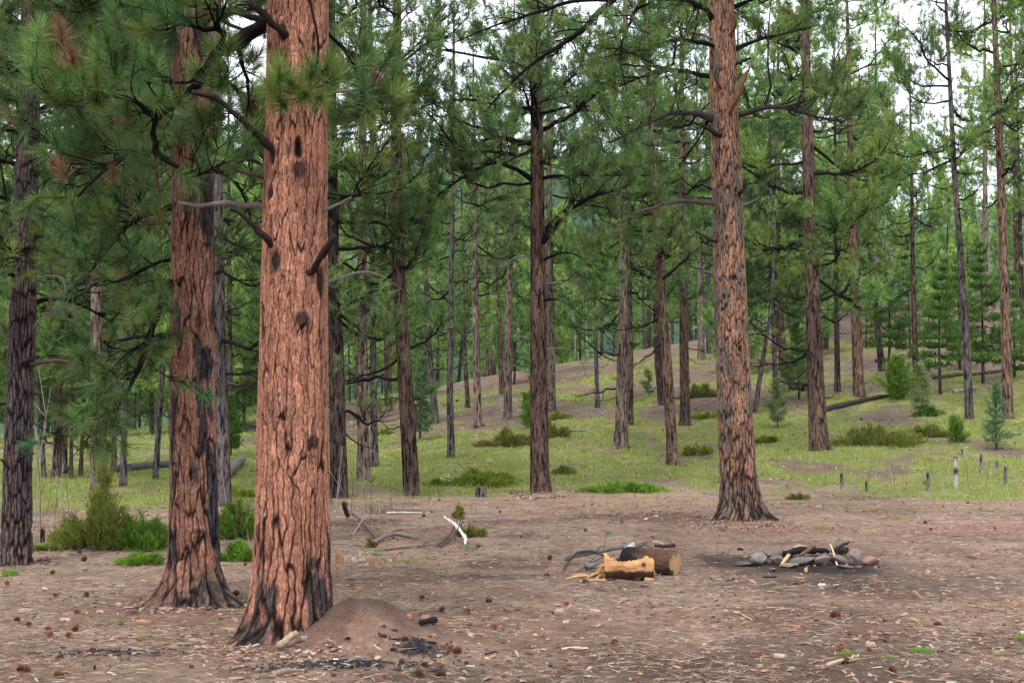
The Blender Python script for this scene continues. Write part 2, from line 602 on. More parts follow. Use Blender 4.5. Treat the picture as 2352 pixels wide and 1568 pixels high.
def needles(C, D, n, length, width, shoot, rng, base, a0=15, a1=80, droop=0.05, var=0.30, brown=0.0):
    """needle sprays: C (N,3) shoot tips, D (N,3) shoot directions"""
    C, D = np.asarray(C, float), norm(np.asarray(D, float))
    Nn = len(C)
    t = rng.random((Nn, n))
    al = np.radians(a1 + (a0 - a1) * t + rng.normal(0, 9, (Nn, n)))
    ref = norm(rng.normal(size=(Nn, 3)))
    A = norm(np.cross(D, ref))
    B = np.cross(D, A)
    ph = rng.random((Nn, n)) * 2 * PI
    Dn = D[:, None] * np.cos(al)[..., None] + (A[:, None] * np.cos(ph)[..., None] + B[:, None] * np.sin(ph)[..., None]) * np.sin(al)[..., None]
    L = length * rng.uniform(0.75, 1.15, (Nn, n)) * rng.uniform(0.85, 1.15, (Nn, 1))
    b0 = C[:, None] - D[:, None] * (shoot * (1 - t))[..., None]
    tip = b0 + Dn * L[..., None]
    tip[..., 2] -= droop * L
    wv = norm(np.cross(Dn, rng.normal(size=(Nn, n, 3)))) * (width * 0.5)
    V = np.stack([b0 - wv, b0 + wv, tip], 2).reshape(-1, 3)
    T = np.arange(Nn * n * 3).reshape(-1, 3)
    k = rng.normal(1, var, (Nn, 1, 1))
    k2 = rng.normal(1, 0.16, (Nn, n, 1))
    hue = rng.normal(0.02, 0.085, (Nn, 1))
    base = np.broadcast_to(base, (Nn, 3))
    cc = base * np.stack([1 + hue[:, 0] * 1.3, 1 + hue[:, 0] * 0.25, 1 - hue[:, 0] * 0.9], -1)
    if brown:
        isb = rng.random(Nn) < brown
        cc = np.where(isb[:, None], np.array([0.21, 0.115, 0.065]), cc)
    c = np.clip(cc[:, None, :] * np.clip(k, 0.5, 1.7) * np.clip(k2, 0.5, 1.6), 0.004, 1)
    c = np.repeat(c[:, :, None, :], 3, 2)
    return V, T, c.reshape(-1, 3)


def interp_path(P, t):
    n = len(P) - 1
    f = np.clip(t, 0, 1) * n
    i = np.minimum(f.astype(int), n - 1)
    w = (f - i)[:, None]
    return P[i] * (1 - w) + P[i + 1] * w, norm(P[i + 1] - P[i])


def dress(P, R, rng, nsub, sublen, ntw, twlen, t0=0.3, live=1.0, flat=0.5, up=0.35, wacc=None, wcol=(.04, .03, .026), side_sub=4, side_tw=3, twig_wood=True, bare=0.15):
    """side branches and twigs along a limb path; returns tuft tips and directions"""
    t = np.sort(rng.uniform(t0, 1.0, nsub))
    b, T = interp_path(P, t)
    Z = np.array([0, 0, 1.0])
    Sd = norm(np.cross(T, Z) + 1e-6)
    sg = np.where(np.arange(nsub) % 2, 1, -1)[:, None] * np.where(rng.random(nsub) < 0.15, -1, 1)[:, None]
    an = np.radians(rng.uniform(25, 75, nsub))[:, None]
    d0 = norm(T * np.cos(an) + Sd * sg * np.sin(an) + Z * rng.normal(0.12, flat * 0.6, nsub)[:, None])
    L = sublen * rng.uniform(0.55, 1.3, nsub) * (1.15 - 0.6 * t)
    s = np.linspace(0, 1, 5)
    wig = np.cumsum(rng.normal(0, 0.05, (nsub, 5, 3)), 1)
    wig -= wig[:, :1]
    SP = b[:, None] + d0[:, None] * (L[:, None] * s)[..., None] + wig * L[:, None, None]
    SP[..., 2] += up * rng.uniform(0.2, 1.3, nsub)[:, None] * (L[:, None] * s ** 2)
    r0 = np.minimum(np.interp(t, np.linspace(0, 1, len(R)), R) * 0.6, 0.006 + 0.014 * L)
    SR = r0[:, None] * (1 - 0.7 * s)
    if wacc is not None:
        V, Q, Tt = tubes(SP, SR, side_sub, False)
        wacc.add(V, Q, None, np.asarray(wcol))
    # twigs
    k = nsub * ntw
    si = np.repeat(np.arange(nsub), ntw)
    st = rng.uniform(0.3, 1.0, k)
    st[::ntw] = 1.0
    f = st * 4
    i = np.minimum(f.astype(int), 3)
    w = (f - i)[:, None]
    tb = SP[si, i] * (1 - w) + SP[si, i + 1] * w
    td = norm(norm(SP[si, i + 1] - SP[si, i]) * 0.8 + rng.normal(0, 0.55, (k, 3)) + Z * 0.25)
    tl = twlen * rng.uniform(0.4, 1.3, k)
    s4 = np.linspace(0, 1, 4)
    TP = tb[:, None] + td[:, None] * (tl[:, None] * s4)[..., None] + np.cumsum(rng.normal(0, 0.07, (k, 4, 3)), 1) * (tl[:, None] * (s4 > 0))[..., None]
    TP[..., 2] += up * rng.uniform(-0.3, 1.4, k)[:, None] * (tl[:, None] * s4 ** 2)
    TR = np.full((k, 1), 0.0055) * (1 - 0.5 * s4)
    keepw = np.ones(k, bool) if live == 0 else rng.random(k) < 0.75
    if wacc is not None and twig_wood:
        V, Q, Tt = tubes(TP[keepw], TR[keepw], side_tw, False)
        wacc.add(V, Q, None, np.asarray(wcol))
    ok = rng.random(k) < live * (1 - bare)
    tips, dirs = TP[:, -1], norm(TP[:, -1] - TP[:, -2])
    tips = np.concatenate([tips[ok], SP[:, -1][rng.random(nsub) < live]]) if live > 0 else tips[:0]
    dirs2 = norm(SP[:, -1] - SP[:, -2])
    if live > 0:
        dirs = np.concatenate([dirs[ok], dirs2])
        m = min(len(tips), len(dirs))
        tips, dirs = tips[:m], dirs[:m]
    else:
        dirs = dirs[:0]
    return tips, norm(dirs + Z * 0.25)


def limb_path(rng, start, az, elev, length, sag=0.25, lift=0.35, n=8, wig=0.05):
    s = np.linspace(0, 1, n)
    d = np.array([math.cos(az) * math.cos(elev), math.sin(az) * math.cos(elev), math.sin(elev)])
    P = np.asarray(start)[None] + d[None] * (length * s)[:, None]
    P[:, 2] += length * (-sag * np.sin(PI * s * 0.9) * 0.6 + lift * s ** 2.2 * 0.6)
    w = np.cumsum(rng.normal(0, wig, (n, 3)), 0)
    w -= w[0]
    P = P + w * length * 0.45
    return P


LIMBS = {}


def limb_library():
    '''branch models reused by the pines of the slope: wood mesh + needle mesh, pointing along +X'''
    for kind, count, L, nsub, ntw, sub, live in (('long', 11, 2.4, 17, 4, 0.95, 1.0), ('short', 7, 1.2, 9, 4, 0.62, 1.0), ('dead', 6, 1.8, 8, 3, 0.6, 0.0), ('thin', 5, 2.2, 11, 3, 0.7, 0.45)):
        LIMBS[kind] = []
        for k in range(count):
            rng = np.random.default_rng(4000 + k + 50 * len(LIMBS))
            P = limb_path(rng, np.zeros(3), 0.0, 0.0, L, sag=rng.uniform(.1, .4), lift=rng.uniform(.1, .5) if live else -.3, n=9, wig=0.07)
            R0 = 0.014 + 0.013 * L
            Rr = np.linspace(R0, R0 * .22, 9)
            w = Acc()
            V, Q, T = tubes(P, Rr, 6, False)
            w.add(V, Q, None, np.array([.020, .016, .015]))
            tp, dr = dress(P, Rr, rng, nsub, sub, ntw, .34, t0=.22, live=live, wacc=w, wcol=(.014, .011, .0105) if live else (.05, .043, .042), side_sub=3, twig_wood=True, up=.4 if live else -.1, bare=.12)
            o = w.build('branch', M_TWIG, sm=True)
            me = o.data
            bpy.data.objects.remove(o)
            fm = None
            if live:
                V, T, c = needles(tp, dr, 27, 0.185, 0.0185, 0.16, rng, np.array([1.0, 1.0, 1.0]) * .5, 12, 78, .05, .30)
                # tint kept relative: the object colour of each copy sets the green
                c = c / .5 * np.array([.5, .5, .5])
                o = mk('foliage', V, T, M_NEEDLE, None, (0, 0, 0), c)
                fm = o.data
                bpy.data.objects.remove(o)
            LIMBS[kind].append((me, fm, L))


# ------------------------------------------------------------------ bark
def voro(a, b, na, seed):
    fa, fb = np.floor(a), np.floor(b)
    F1 = np.full(a.shape, 9.0)
    F2 = np.full(a.shape, 9.0)
    ID = np.zeros(a.shape)
    for da in (-1, 0, 1):
        for db in (-1, 0, 1):
            ca, cb = fa + da, fb + db
            ka = np.mod(ca, na)
            z0 = np.zeros_like(ka)
            px = ca + 0.1 + 0.8 * hsh(ka, cb, z0, seed)
            py = cb + 0.1 + 0.8 * hsh(ka, cb, z0, seed + 1)
            d = np.hypot(a - px, b - py)
            idn = hsh(ka, cb, z0, seed + 2)
            new = d < F1
            F2 = np.where(new, F1, np.minimum(F2, d))
            ID = np.where(new, idn, ID)
            F1 = np.where(new, d, F1)
    return F2 - F1, ID


def bark_field(th, z, R, p, seed):
    """th,z grids -> displacement and colour"""
    s = th * R
    cw, chh = p['cw'], p['ch']
    na = max(6, int(round(2 * PI * R / cw)))
    a = th / (2 * PI) * na
    cx, cy = np.cos(th) * R, np.sin(th) * R
    w1 = fbm(cx / 0.09, cy / 0.09, z / 0.22, o=3, seed=seed)
    w2 = fbm(cx / 0.04, cy / 0.04, z / 0.07, o=2, seed=seed + 5)
    e, idn = voro(a + 0.70 * w1 + 0.28 * w2, z / chh + 0.6 * fbm(cx / 0.08, cy / 0.08, z / 0.5, o=2, seed=seed + 7), na, seed)
    na2 = na * 3
    e2, id2 = voro(a * 3 + 0.6 * w2, z / (chh * 0.3) + 0.5 * w1, na2, seed + 30)
    low = np.clip((p['zl'] - z) / p['zl'], 0, 1)
    fw = p['fw'] * (1 + p['lowk'] * low) * (0.8 + 0.5 * (fbm(cx / 0.25, cy / 0.25, z / 0.8, o=2, seed=seed + 9) + 0.5))
    f = 1 - smooth(0.0, 1.0, e / np.maximum(fw, 0.02))
    f2 = 1 - smooth(0.0, 0.22, e2)
    disp = -p['depth'] * (1 + 1.1 * low) * f ** 0.8 - p['depth'] * 0.25 * f2 * (1 - f) + 0.004 * (id2 - 0.5) + 0.006 * (idn - 0.5) + 0.003 * w2
    pl = np.array(p['plate'])
    var = 0.82 + 0.36 * idn[..., None] + 0.20 * (id2[..., None] - 0.5)
    c = pl * var
    # weathered plates
    pt = smooth(p['pt'] - 0.06, p['pt'] + 0.14, fbm(cx / 0.16, cy / 0.16, z / 0.42, o=4, seed=seed + 13) + 0.35 * (idn - 0.5) + p['ptlow'] * low + p.get('ptside', 0) * np.cos(th))
    c = c * (1 - pt[..., None]) + np.array(p['old']) * var * pt[..., None]
    # pale flaking edges
    ed = smooth(0.25, 0.5, e / np.maximum(fw, .02) / 2.2) * smooth(1.1, 0.7, e / np.maximum(fw, .02) / 1.6)
    c = c * (1 + 0.28 * (ed * (id2 > 0.6))[..., None])
    c = c * (1 - 0.35 * f2[..., None] * (1 - f[..., None]))
    c = c * (1 - f[..., None]) + np.array(p['fiss']) * f[..., None]
    foot = smooth(0.34, 0.0, z + 0.12 * w1) * p.get('foot', 0.6)
    disp = disp + 0.022 * smooth(0.45, 0.0, z) * fbm(cx / 0.05, cy / 0.05, z / 0.05, o=3, seed=seed + 77)
    c = c * (1 - foot[..., None]) + (np.array([0.165, 0.125, 0.105]) * (0.35 + 1.0 * id2[..., None]) * (1 - 0.85 * f[..., None])) * foot[..., None]
    return disp, c


def axis_from(px, Y, H):
    """trunk axis from picture points at depth Y: returns fn(z)->(x,y)"""
    pts = np.array([at(u, v, Y) for (u, v) in px])
    o = np.argsort(pts[:, 2])
    zz, xx = pts[o, 2], pts[o, 0]
    sl = (xx[-1] - xx[-2]) / (zz[-1] - zz[-2])
    sl = 0.6 * sl
    zz = np.concatenate([[zz[0] - 3], zz, [zz[-1] + 20]])
    xx = np.concatenate([[xx[0]], xx, [xx[-1] + 20 * sl]])

    def fn(z):
        z = np.asarray(z, float)
        k = 0.0
        for d in (-0.35, -0.15, 0.0, 0.15, 0.35):
            k = k + np.interp(z + d, zz, xx)
        return np.stack([k / 5, np.full(np.shape(z), Y)], -1)
    return fn


def trunk_grid(ax, zb, H, rad, nth, zs, lobes=(), bark=None, seed=0, scars=()):
    if bark is not None:      # finer mesh on the side that faces the clearing
        nf = int(nth * .76)
        th = np.concatenate([np.linspace(math.radians(-192), math.radians(12), nf, endpoint=False), np.linspace(math.radians(12), math.radians(168), nth - nf, endpoint=False)])
    else:
        th = np.linspace(0, 2 * PI, nth, endpoint=False)
    TH, ZZ = np.meshgrid(th, zs)
    h = ZZ - zb
    r = rad(np.maximum(h, 0)) * (1 + 0.03 * fbm(np.cos(TH) * 1.2, np.sin(TH) * 1.2, h / 1.1, o=3, seed=seed + 60))
    for (ta, amp, wd, hh) in lobes:
        d = np.angle(np.exp(1j * (TH - ta)))
        r = r + amp * np.exp(-(d / wd) ** 2) * np.exp(-np.maximum(h, 0) / hh)
    col = None
    if bark is not None:
        R0 = float(rad(np.array(1.2)))
        disp, col = bark_field(TH, h, R0, bark, seed)
        for (ta, zc, w, hh, dp, dk) in scars:
            d = np.angle(np.exp(1j * (TH - ta))) * R0
            jit = 0.35 * fbm(np.cos(TH) * 6, np.sin(TH) * 6, h * 9, o=3, seed=seed + 88)
            g = smooth(1.15, 0.55, np.hypot(d / w, (h - zc) / hh) + jit)
            rim = smooth(2.0, 1.2, np.hypot(d / w, (h - zc) / hh) + jit) * (1 - g)
            disp = disp * (1 - 0.5 * g) + dp * g + 0.012 * rim
            col = col * (1 - dk * g[..., None]) + np.array([0.022, 0.017, 0.016]) * dk * g[..., None]
        r = r + disp
    a = ax(zs)
    V = np.stack([a[:, 0][:, None] + r * np.cos(TH), a[:, 1][:, None] + r * np.sin(TH), ZZ], -1).reshape(-1, 3)
    nz = len(zs)
    i = np.arange(nz - 1)[:, None] * nth
    j = np.arange(nth)[None]
    j2 = (j + 1) % nth
    Q = np.stack([i + j, i + j2, i + nth + j2, i + nth + j], -1).reshape(-1, 4)
    return V, Q, None if col is None else col.reshape(-1, 3)


class Tree:
    def __init__(s, Y, px, r, H, label, group=None, seed=0, base=None, name='pine_tree', taper=0.93):
        s.rng = np.random.default_rng(1000 + seed)
        s.seed, s.Y, s.H = seed, Y, H
        s.ax = axis_from(px, Y, H)
        x0 = float(s.ax(np.array([0.0]))[0, 0])
        s.zb = gz(x0, Y)
        x0 = float(s.ax(np.array([s.zb]))[0, 0])
        s.org = np.array([x0, Y, s.zb])
        s.r = r
        s.taper = taper
        s.e = empty(name, s.org, label, 'tree', group)
        s.tips, s.dirs = [], []
        s.lib, s.green, s.bias = True, GREENS['pine'], 1.0

    def rad(s, h):
        h = np.asarray(h, float)
        return s.r * (np.clip(1 - h / s.H, 0.02, 1) ** 0.75 + 0.10 * np.exp(-h / 0.35))

    def ctr(s, z):
        a = s.ax(np.array([z]))[0]
        return np.array([a[0], a[1], z])

    def trunk(s, near=None, nth=20, nz=56, ztop=None, tint=(0.16, 0.10, 0.08), lobes=(), scars=(), mat=None):
        if near:
            zs = np.concatenate([np.linspace(s.zb - 0.35, s.zb + ztop, nz), s.zb + np.linspace(ztop + 0.3, s.H, 30)])
            V, Q, c = trunk_grid(s.ax, s.zb, s.H, s.rad, nth, zs, lobes, near, s.seed, scars)
            m = M_BARK
        else:
            zs = s.zb + np.concatenate([[-0.4], np.linspace(-0.05, 0.8, 8), np.linspace(1.0, s.H, nz)])
            lb = [(s.rng.uniform(0, 2 * PI), s.r * s.rng.uniform(0.1, 0.35), 0.5, 0.25) for _ in range(4)]
            V, Q, c = trunk_grid(s.ax, s.zb, s.H, s.rad, nth, zs, lb, None, s.seed)
            h = V[:, 2] - s.zb
            k = fbm(V[:, 0] * 3, V[:, 1] * 3, V[:, 2] * 0.9, o=3, seed=s.seed)
            base = np.asarray(tint)
            c = base * (1 + 0.5 * k[:, None]) * (1 - 0.0 * h[:, None])
            orange = smooth(0.2, 0.7, k)[:, None]
            c = c * (1 - 0.45 * orange) + np.array([0.24, 0.130, 0.085]) * 0.45 * orange
            m = M_FBARK
        return mk('trunk', V, Q, m, s.e, s.org, c, sm=True)

    def branch(s, P, R, nsub=0, sides=7, live=0.0, col=(0.045, 0.034, 0.03), name='branch', label=None, n=12, raw=False, **kw):
        P = np.asarray(P, float) if raw else resample(P, n)
        R = np.interp(np.linspace(0, 1, len(P)), np.linspace(0, 1, len(R)), R)
        R = R * (1 + 0.16 * s.rng.normal(size=len(R)).clip(-1.2, 1.2))
        R[0] *= 1.25
        R[1] *= 1.12
        P = P + s.rng.normal(0, .24, P.shape) * R[:, None] * (np.arange(len(P)) > 1)[:, None]
        w = Acc()
        V, Q, T = tubes(P, R, sides, True)
        V = V + s.rng.normal(0, .10, V.shape) * np.repeat(R, sides)[:, None]
        cc = np.asarray(col) * (1 + 0.35 * fbm(V[:, 0] * 7, V[:, 1] * 7, V[:, 2] * 7, o=2, seed=s.seed))[:, None]
        w.add(V, Q, T, cc)
        if nsub:
            tp, dr = dress(P, R, s.rng, nsub, live=live, wacc=w, wcol=col, **kw)
            s.tips.append(tp)
            s.dirs.append(dr)
        w.build(name, M_TWIG, s.e, s.org, sm=True, label=label)

    def px(s, pts, R, dy=None, **k):
        P = []
        for i, q in enumerate(pts):
            P.append(at(q[0], q[1], s.Y + (q[2] if len(q) > 2 else 0.0)))
        if abs(P[0][0] - s.ctr(P[0][2])[0]) < .32:
            P[0] = P[0] * .55 + s.ctr(P[0][2]) * .45      # rooted inside the trunk
        s.branch(P, R, **k)

    def crown(s, n, length, width, shoot=0.14, base=GREENS['pine'], name='crown', a0=12, a1=78, brown=0.0, droop=0.05, var=0.32):
        if not s.tips:
            return
        C, D = np.concatenate(s.tips), np.concatenate(s.dirs)
        if not len(C):
            return
        hi = C[:, 2] > CAMH + 0.30 * C[:, 1] + 0.6          # well above what can be seen: fewer, broader needles
        V, T, c = needles(C[~hi], D[~hi], n, length, width, shoot, s.rng, base, a0, a1, droop, var, brown)
        if hi.any():
            V2, T2, c2 = needles(C[hi], D[hi], 6, length, max(width * 1.8, .02), shoot, s.rng, base, a0, a1, droop, var, 0)
            T = np.concatenate([T, T2 + len(V)])
            V, c = np.concatenate([V, V2]), np.concatenate([c, c2])
        mk(name, V, T, M_NEEDLE, s.e, s.org, c)
        s.tips, s.dirs = [], []

    def auto(s, z0, z1, nlimb, Lmax, nsub=9, ntw=3, sublen=0.9, twlen=0.28, prof=None, live=1.0, az=None, wood=True, joined=None, col=(.05, .038, .032), elev0=-0.02, t0=0.3, sides=5, side_sub=3, twig_wood=False):
        for i in range(nlimb):
            f = ((i + s.rng.uniform(0.1, 0.9)) / nlimb) ** s.bias
            z = z0 + (z1 - z0) * f
            zz = z + s.zb
            a = s.rng.uniform(0, 2 * PI) if az is None else s.rng.uniform(*az)
            p = (0.75 + 0.9 * f if f < 0.28 else 1.0 - 0.78 * ((f - 0.28) / 0.72) ** 1.1) if prof is None else prof(f)
            L = Lmax * p * s.rng.uniform(0.7, 1.2)
            el = elev0 + 0.55 * f + s.rng.normal(0, 0.16)
            c = s.ctr(zz)
            rr = float(s.rad(np.array(z)))
            st = c + np.array([math.cos(a), math.sin(a), 0]) * rr * 0.7
            P = limb_path(s.rng, st, a, el, L, wig=0.06)
            r0 = min(0.5 * rr, 0.012 + 0.014 * L)
            R = np.linspace(r0, r0 * 0.25, 8)
            if joined is None and s.lib:
                if zz > CAMH + 0.30 * s.Y + 1.5 and i % 2:
                    continue
                kind = 'dead' if live == 0 else ('thin' if live < .6 else ('long' if L > 1.35 else 'short'))
                me, fm, L0 = LIMBS[kind][s.rng.integers(0, len(LIMBS[kind]))]
                o = bpy.data.objects.new('branch', me)
                COL.objects.link(o)
                o.parent = s.e
                o.location = st - s.org
                o.rotation_euler = (s.rng.normal(0, .35), -el, a)
                k = max(.55, L / L0)
                o.scale = (k, k, k)
                if fm is not None:
                    f2 = bpy.data.objects.new('foliage', fm)
                    COL.objects.link(f2)
                    f2.parent = o
                    v = s.green * 2.0 * s.rng.normal(1, .13)
                    f2.color = (v[0] * s.rng.normal(1, .07), v[1], v[2] * s.rng.normal(1, .07), 1)
                continue
            w = joined if joined is not None else (Acc() if wood else None)
            if w is not None:
                V, Q, T = tubes(P, R, sides, False)
                w.add(V, Q, None, np.asarray(col))
            k = max(2, int(round(nsub * (0.35 + 0.65 * p))))
            above = joined is None and zz > CAMH + 0.30 * s.Y + 1.0      # out of sight above: no side wood needed
            if above:
                k = max(2, k // 2)
            tp, dr = dress(P, R, s.rng, k, sublen * (0.5 + 0.5 * p), ntw, twlen, t0=t0, live=live, wacc=None if above else w, wcol=col, side_sub=side_sub, twig_wood=twig_wood)
            s.tips.append(tp)
            s.dirs.append(dr)
            if w is not None and joined is None:
                w.build('branch', M_TWIG, s.e, s.org, sm=True)

    def stubs(s, z0, z1, n, Lr=(0.15, 0.9), col=(0.055, 0.045, 0.042)):
        for i in range(n):
            z = s.rng.uniform(z0, z1)
            a = s.rng.uniform(0, 2 * PI)
            c = s.ctr(z + s.zb)
            rr = float(s.rad(np.array(z)))
            st = c + np.array([math.cos(a), math.sin(a), 0]) * rr * 0.75
            L = s.rng.uniform(*Lr)
            P = limb_path(s.rng, st, a, s.rng.uniform(-0.5, 0.5), L + rr * 0.3, sag=0.3, lift=-0.2, n=6, wig=0.09)
            w = Acc()
            r0 = 0.012 + 0.012 * L
            V, Q, T = tubes(P, np.linspace(r0, r0 * 0.4, 6), 5, True)
            g = s.rng.random()
            w.add(V, Q, T, np.asarray(col) * (0.6 + 2.2 * g * g))
            w.build('branch', M_TWIG, s.e, s.org, sm=True)


limb_library()

# ------------------------------------------------------------------ the near pines
BARK_A = dict(cw=0.060, ch=0.75, fw=0.125, depth=0.008, plate=(0.375, 0.172, 0.112), old=(0.070, 0.050, 0.048), fiss=(0.011, 0.007, 0.006), pt=0.52, ptlow=0.55, zl=1.3, lowk=2.3, foot=0.6)
BARK_B = dict(cw=0.058, ch=0.50, fw=0.18, depth=0.009, plate=(0.310, 0.155, 0.107), old=(0.058, 0.047, 0.049), fiss=(0.009, 0.007, 0.007), pt=0.14, ptlow=0.20, zl=1.6, lowk=1.0, foot=0.7, ptside=0.12)
BARK_C = dict(cw=0.046, ch=0.28, fw=0.34, depth=0.012, plate=(0.135, 0.096, 0.087), old=(0.088, 0.072, 0.075), fiss=(0.008, 0.006, 0.006), pt=0.0, ptlow=0.2, zl=1.5, lowk=0.3, foot=0.3)
BARK_D = dict(cw=0.056, ch=0.34, fw=0.24, depth=0.011, plate=(0.325, 0.180, 0.118), old=(0.165, 0.122, 0.098), fiss=(0.014, 0.009, 0.008), pt=0.08, ptlow=0.25, zl=2.0, lowk=1.0, foot=0.3)

DEADC = (0.030, 0.021, 0.019)
GREYC = (0.16, 0.135, 0.125)
LIVEC = (0.012, 0.0095, 0.009)


def near_main():
    t = Tree(10.4, [(672, 1480), (672, 1200), (672, 1000), (677, 600), (685, 0)], 0.285, 21, 'stout orange-barked pine with a mound of dirt heaped at its foot', seed=1)
    rad0 = t.rad
    t.rad = lambda h: 0.261 * (1 - np.asarray(h) / 24.0) ** 0.7 + 0.046 * np.exp(-np.asarray(h) / 0.9) + 0.035 * np.exp(-np.asarray(h) / 0.16)
    t.zb -= 0.13          # the foot sits in the ground, the mound heaped against it
    D = math.radians

    def sc(u, v, w, h, dp, dk):
        p = at(u, v, 10.14)
        x = (p[0] - float(t.ax(np.array([p[2]]))[0, 0])) / 0.26
        th = -PI / 2 + math.asin(max(-0.97, min(0.97, x)))
        return (th, p[2] - t.zb, w, h, dp, dk)
    scars = [sc(685, 340, .034, .085, -.045, .95), sc(690, 388, .065, .07, .012, .85), sc(734, 640, .055, .13, .0, .95), sc(628, 598, .055, .10, .0, .95), sc(644, 72, .055, .07, .01, .92), sc(692, 728, .055, .06, .03, .85), sc(713, 1015, .06, .065, .018, .88), sc(612, 440, .045, .06, .0, .92), sc(617, 352, .035, .09, .0, .9), sc(612, 915, .02, .05, .012, .7), sc(606, 1210, .012, .06, -0.01, .7)]
    t.trunk(BARK_A, nth=190, nz=600, ztop=5.2, lobes=[(D(-130), 0.34, 0.17, 0.15), (D(-160), 0.22, 0.20, 0.16), (D(-104), 0.10, 0.20, 0.22), (D(-75), 0.05, 0.2, 0.16), (D(-40), 0.06, 0.25, 0.2), (D(170), 0.10, 0.3, 0.2), (D(70), 0.1, 0.4, 0.3)], scars=scars)
    # dead limbs and broken stubs
    B = lambda pts, R, **k: t.px(pts, R, **k)
    B([(640, 372, -.16), (605, 325, -.25), (555, 272, -.32), (500, 226, -.4), (440, 212, -.5)], [.030, .026, .021, .017], col=DEADC, label='broken dead branch stub angling up from the trunk')
    B([(632, 590, -.16), (608, 545, -.25), (575, 505, -.32), (528, 478, -.35)], [.030, .026, .022, .017], col=DEADC)
    B([(662, 92, -.22), (640, 62, -.32), (610, 35, -.42), (572, 6, -.5)], [.036, .03, .026, .022], col=DEADC)
    B([(610, 408, -.05), (580, 402, -.08), (540, 391, -.1)], [.02, .016, .011], col=(.09, .06, .045))
    B([(715, 640, -.22), (732, 600, -.30), (752, 565, -.36), (771, 541, -.4)], [.030, .028, .026, .023], col=DEADC)
    B([(750, 492, -.1), (775, 472, -.1), (806, 453, -.15)], [.013, .010, .006], col=GREYC)
    B([(750, 665, .1), (785, 635, .15), (835, 620, .3), (890, 640, .5), (930, 670, .7)], [.013, .010, .008, .005, .003], col=GREYC)
    B([(610, 480, .1), (560, 470, .0), (500, 467, -.15), (455, 475, -.2), (412, 465, -.3)], [.026, .024, .022, .017, .010], col=GREYC, label='weathered grey dead branch without bark')
    B([(625, 18, .05), (612, 60, .1), (606, 90, .1)], [.012, .010, .007], col=DEADC)
    # the great crooked limb to the left, with foliage
    fo = dict(twig_wood=True, ntw=4, twlen=0.26, side_sub=4)
    B([(640, 10, .10), (600, 62, .15), (545, 95, .2), (505, 118, .2), (462, 180, .15), (430, 215, .05), (360, 262, -.1), (350, 300, -.1), (358, 352, -.1)], [.062, .056, .052, .045, .04, .036, .032, .028, .022], nsub=11, live=.5, sublen=.5, t0=.5, col=LIVEC, n=22, **fo)
    B([(500, 120, .2), (520, 80, .1), (495, 62, 0), (470, 75, -.1), (430, 50, -.2), (380, 70, -.3)], [.024, .022, .018, .013, .008], nsub=9, live=1, sublen=.5, col=LIVEC, **fo)
    B([(360, 270, -.1), (310, 230, -.3), (260, 215, -.4), (200, 235, -.5)], [.024, .02, .014, .008], nsub=11, live=1, sublen=.55, col=LIVEC, **fo)
    B([(358, 350, -.1), (400, 380, -.2), (440, 410, -.3), (500, 380, -.35)], [.022, .018, .013, .007], nsub=6, live=.3, sublen=.4, col=LIVEC, **fo)
    B([(355, 340, -.1), (362, 420, 0), (370, 500, 0), (395, 560, .1)], [.010, .009, .007, .004], nsub=4, live=.2, sublen=.35, col=(.09, .05, .035), **fo)
    B([(540, 95, .2), (560, 150, .4), (575, 230, .5), (560, 300, .6)], [.02, .015, .01, .006], nsub=9, live=1, sublen=.45, col=LIVEC, **fo)
    B([(600, 60, .15), (545, 30, .5), (480, 20, .8), (400, 10, 1.0)], [.03, .022, .016, .01], nsub=11, live=1, sublen=.6, col=LIVEC, **fo)
    # hanging sprays in front of the trunk and to its right
    B([(705, -60, -.25), (722, 40, -.55), (735, 130, -.6), (712, 198, -.55), (690, 225, -.5)], [.02, .014, .010, .007, .005], nsub=0, col=LIVEC, n=14)
    tip = [(640, 165), (715, 160), (770, 172), (643, 232), (700, 215), (752, 150), (626, 205), (735, 225), (668, 190)]
    C = np.array([at(u, v, 9.75 + 0.05 * (i % 3)) for i, (u, v) in enumerate(tip)])
    Dd = np.array([[0.1, -0.5, 0.75], [0.0, -0.6, 0.7], [0.25, -0.4, 0.8], [-0.2, -0.6, 0.3], [0.1, -.7, .1], [.4, -.4, .6], [-.4, -.5, .3], [.2, -.6, -.1], [-.1, -.5, .5]])
    hub = at(712, 205, 9.85)
    w = Acc()
    for i in range(len(C)):
        mid = (hub + C[i]) / 2 + np.array([0, 0, -0.03])
        V, Q, T = tubes(np.array([hub, mid, C[i]]), np.array([.006, .005, .004]), 4, False)
        w.add(V, Q, None, LIVEC)
    w.build('twig', M_TWIG, t.e, t.org)
    V, T, c = needles(C, Dd, 230, 0.19, 0.0058, 0.09, t.rng, GREENS['light'] * .85, 10, 85, .05, .12)
    mk('foliage', V, T, M_NEEDLE, t.e, t.org, c)
    B([(755, 60, .2), (800, 120, .3), (830, 190, .3), (835, 260, .3)], [.018, .014, .010, .006], nsub=9, live=.9, sublen=.4, col=LIVEC, **fo)
    B([(755, 215, -.1), (785, 210, -.15), (815, 205, -.2)], [.012, .01, .008], col=GREYC)
    t.crown(150, 0.17, 0.0056, 0.11, base=GREENS['dark'] * 1.25, brown=0.012)
    t.auto(5.9, 20.5, 26, 3.2, nsub=9, ntw=3, sublen=1.0)
    t.crown(16, 0.18, 0.011, 0.14)
    return t


near_main()


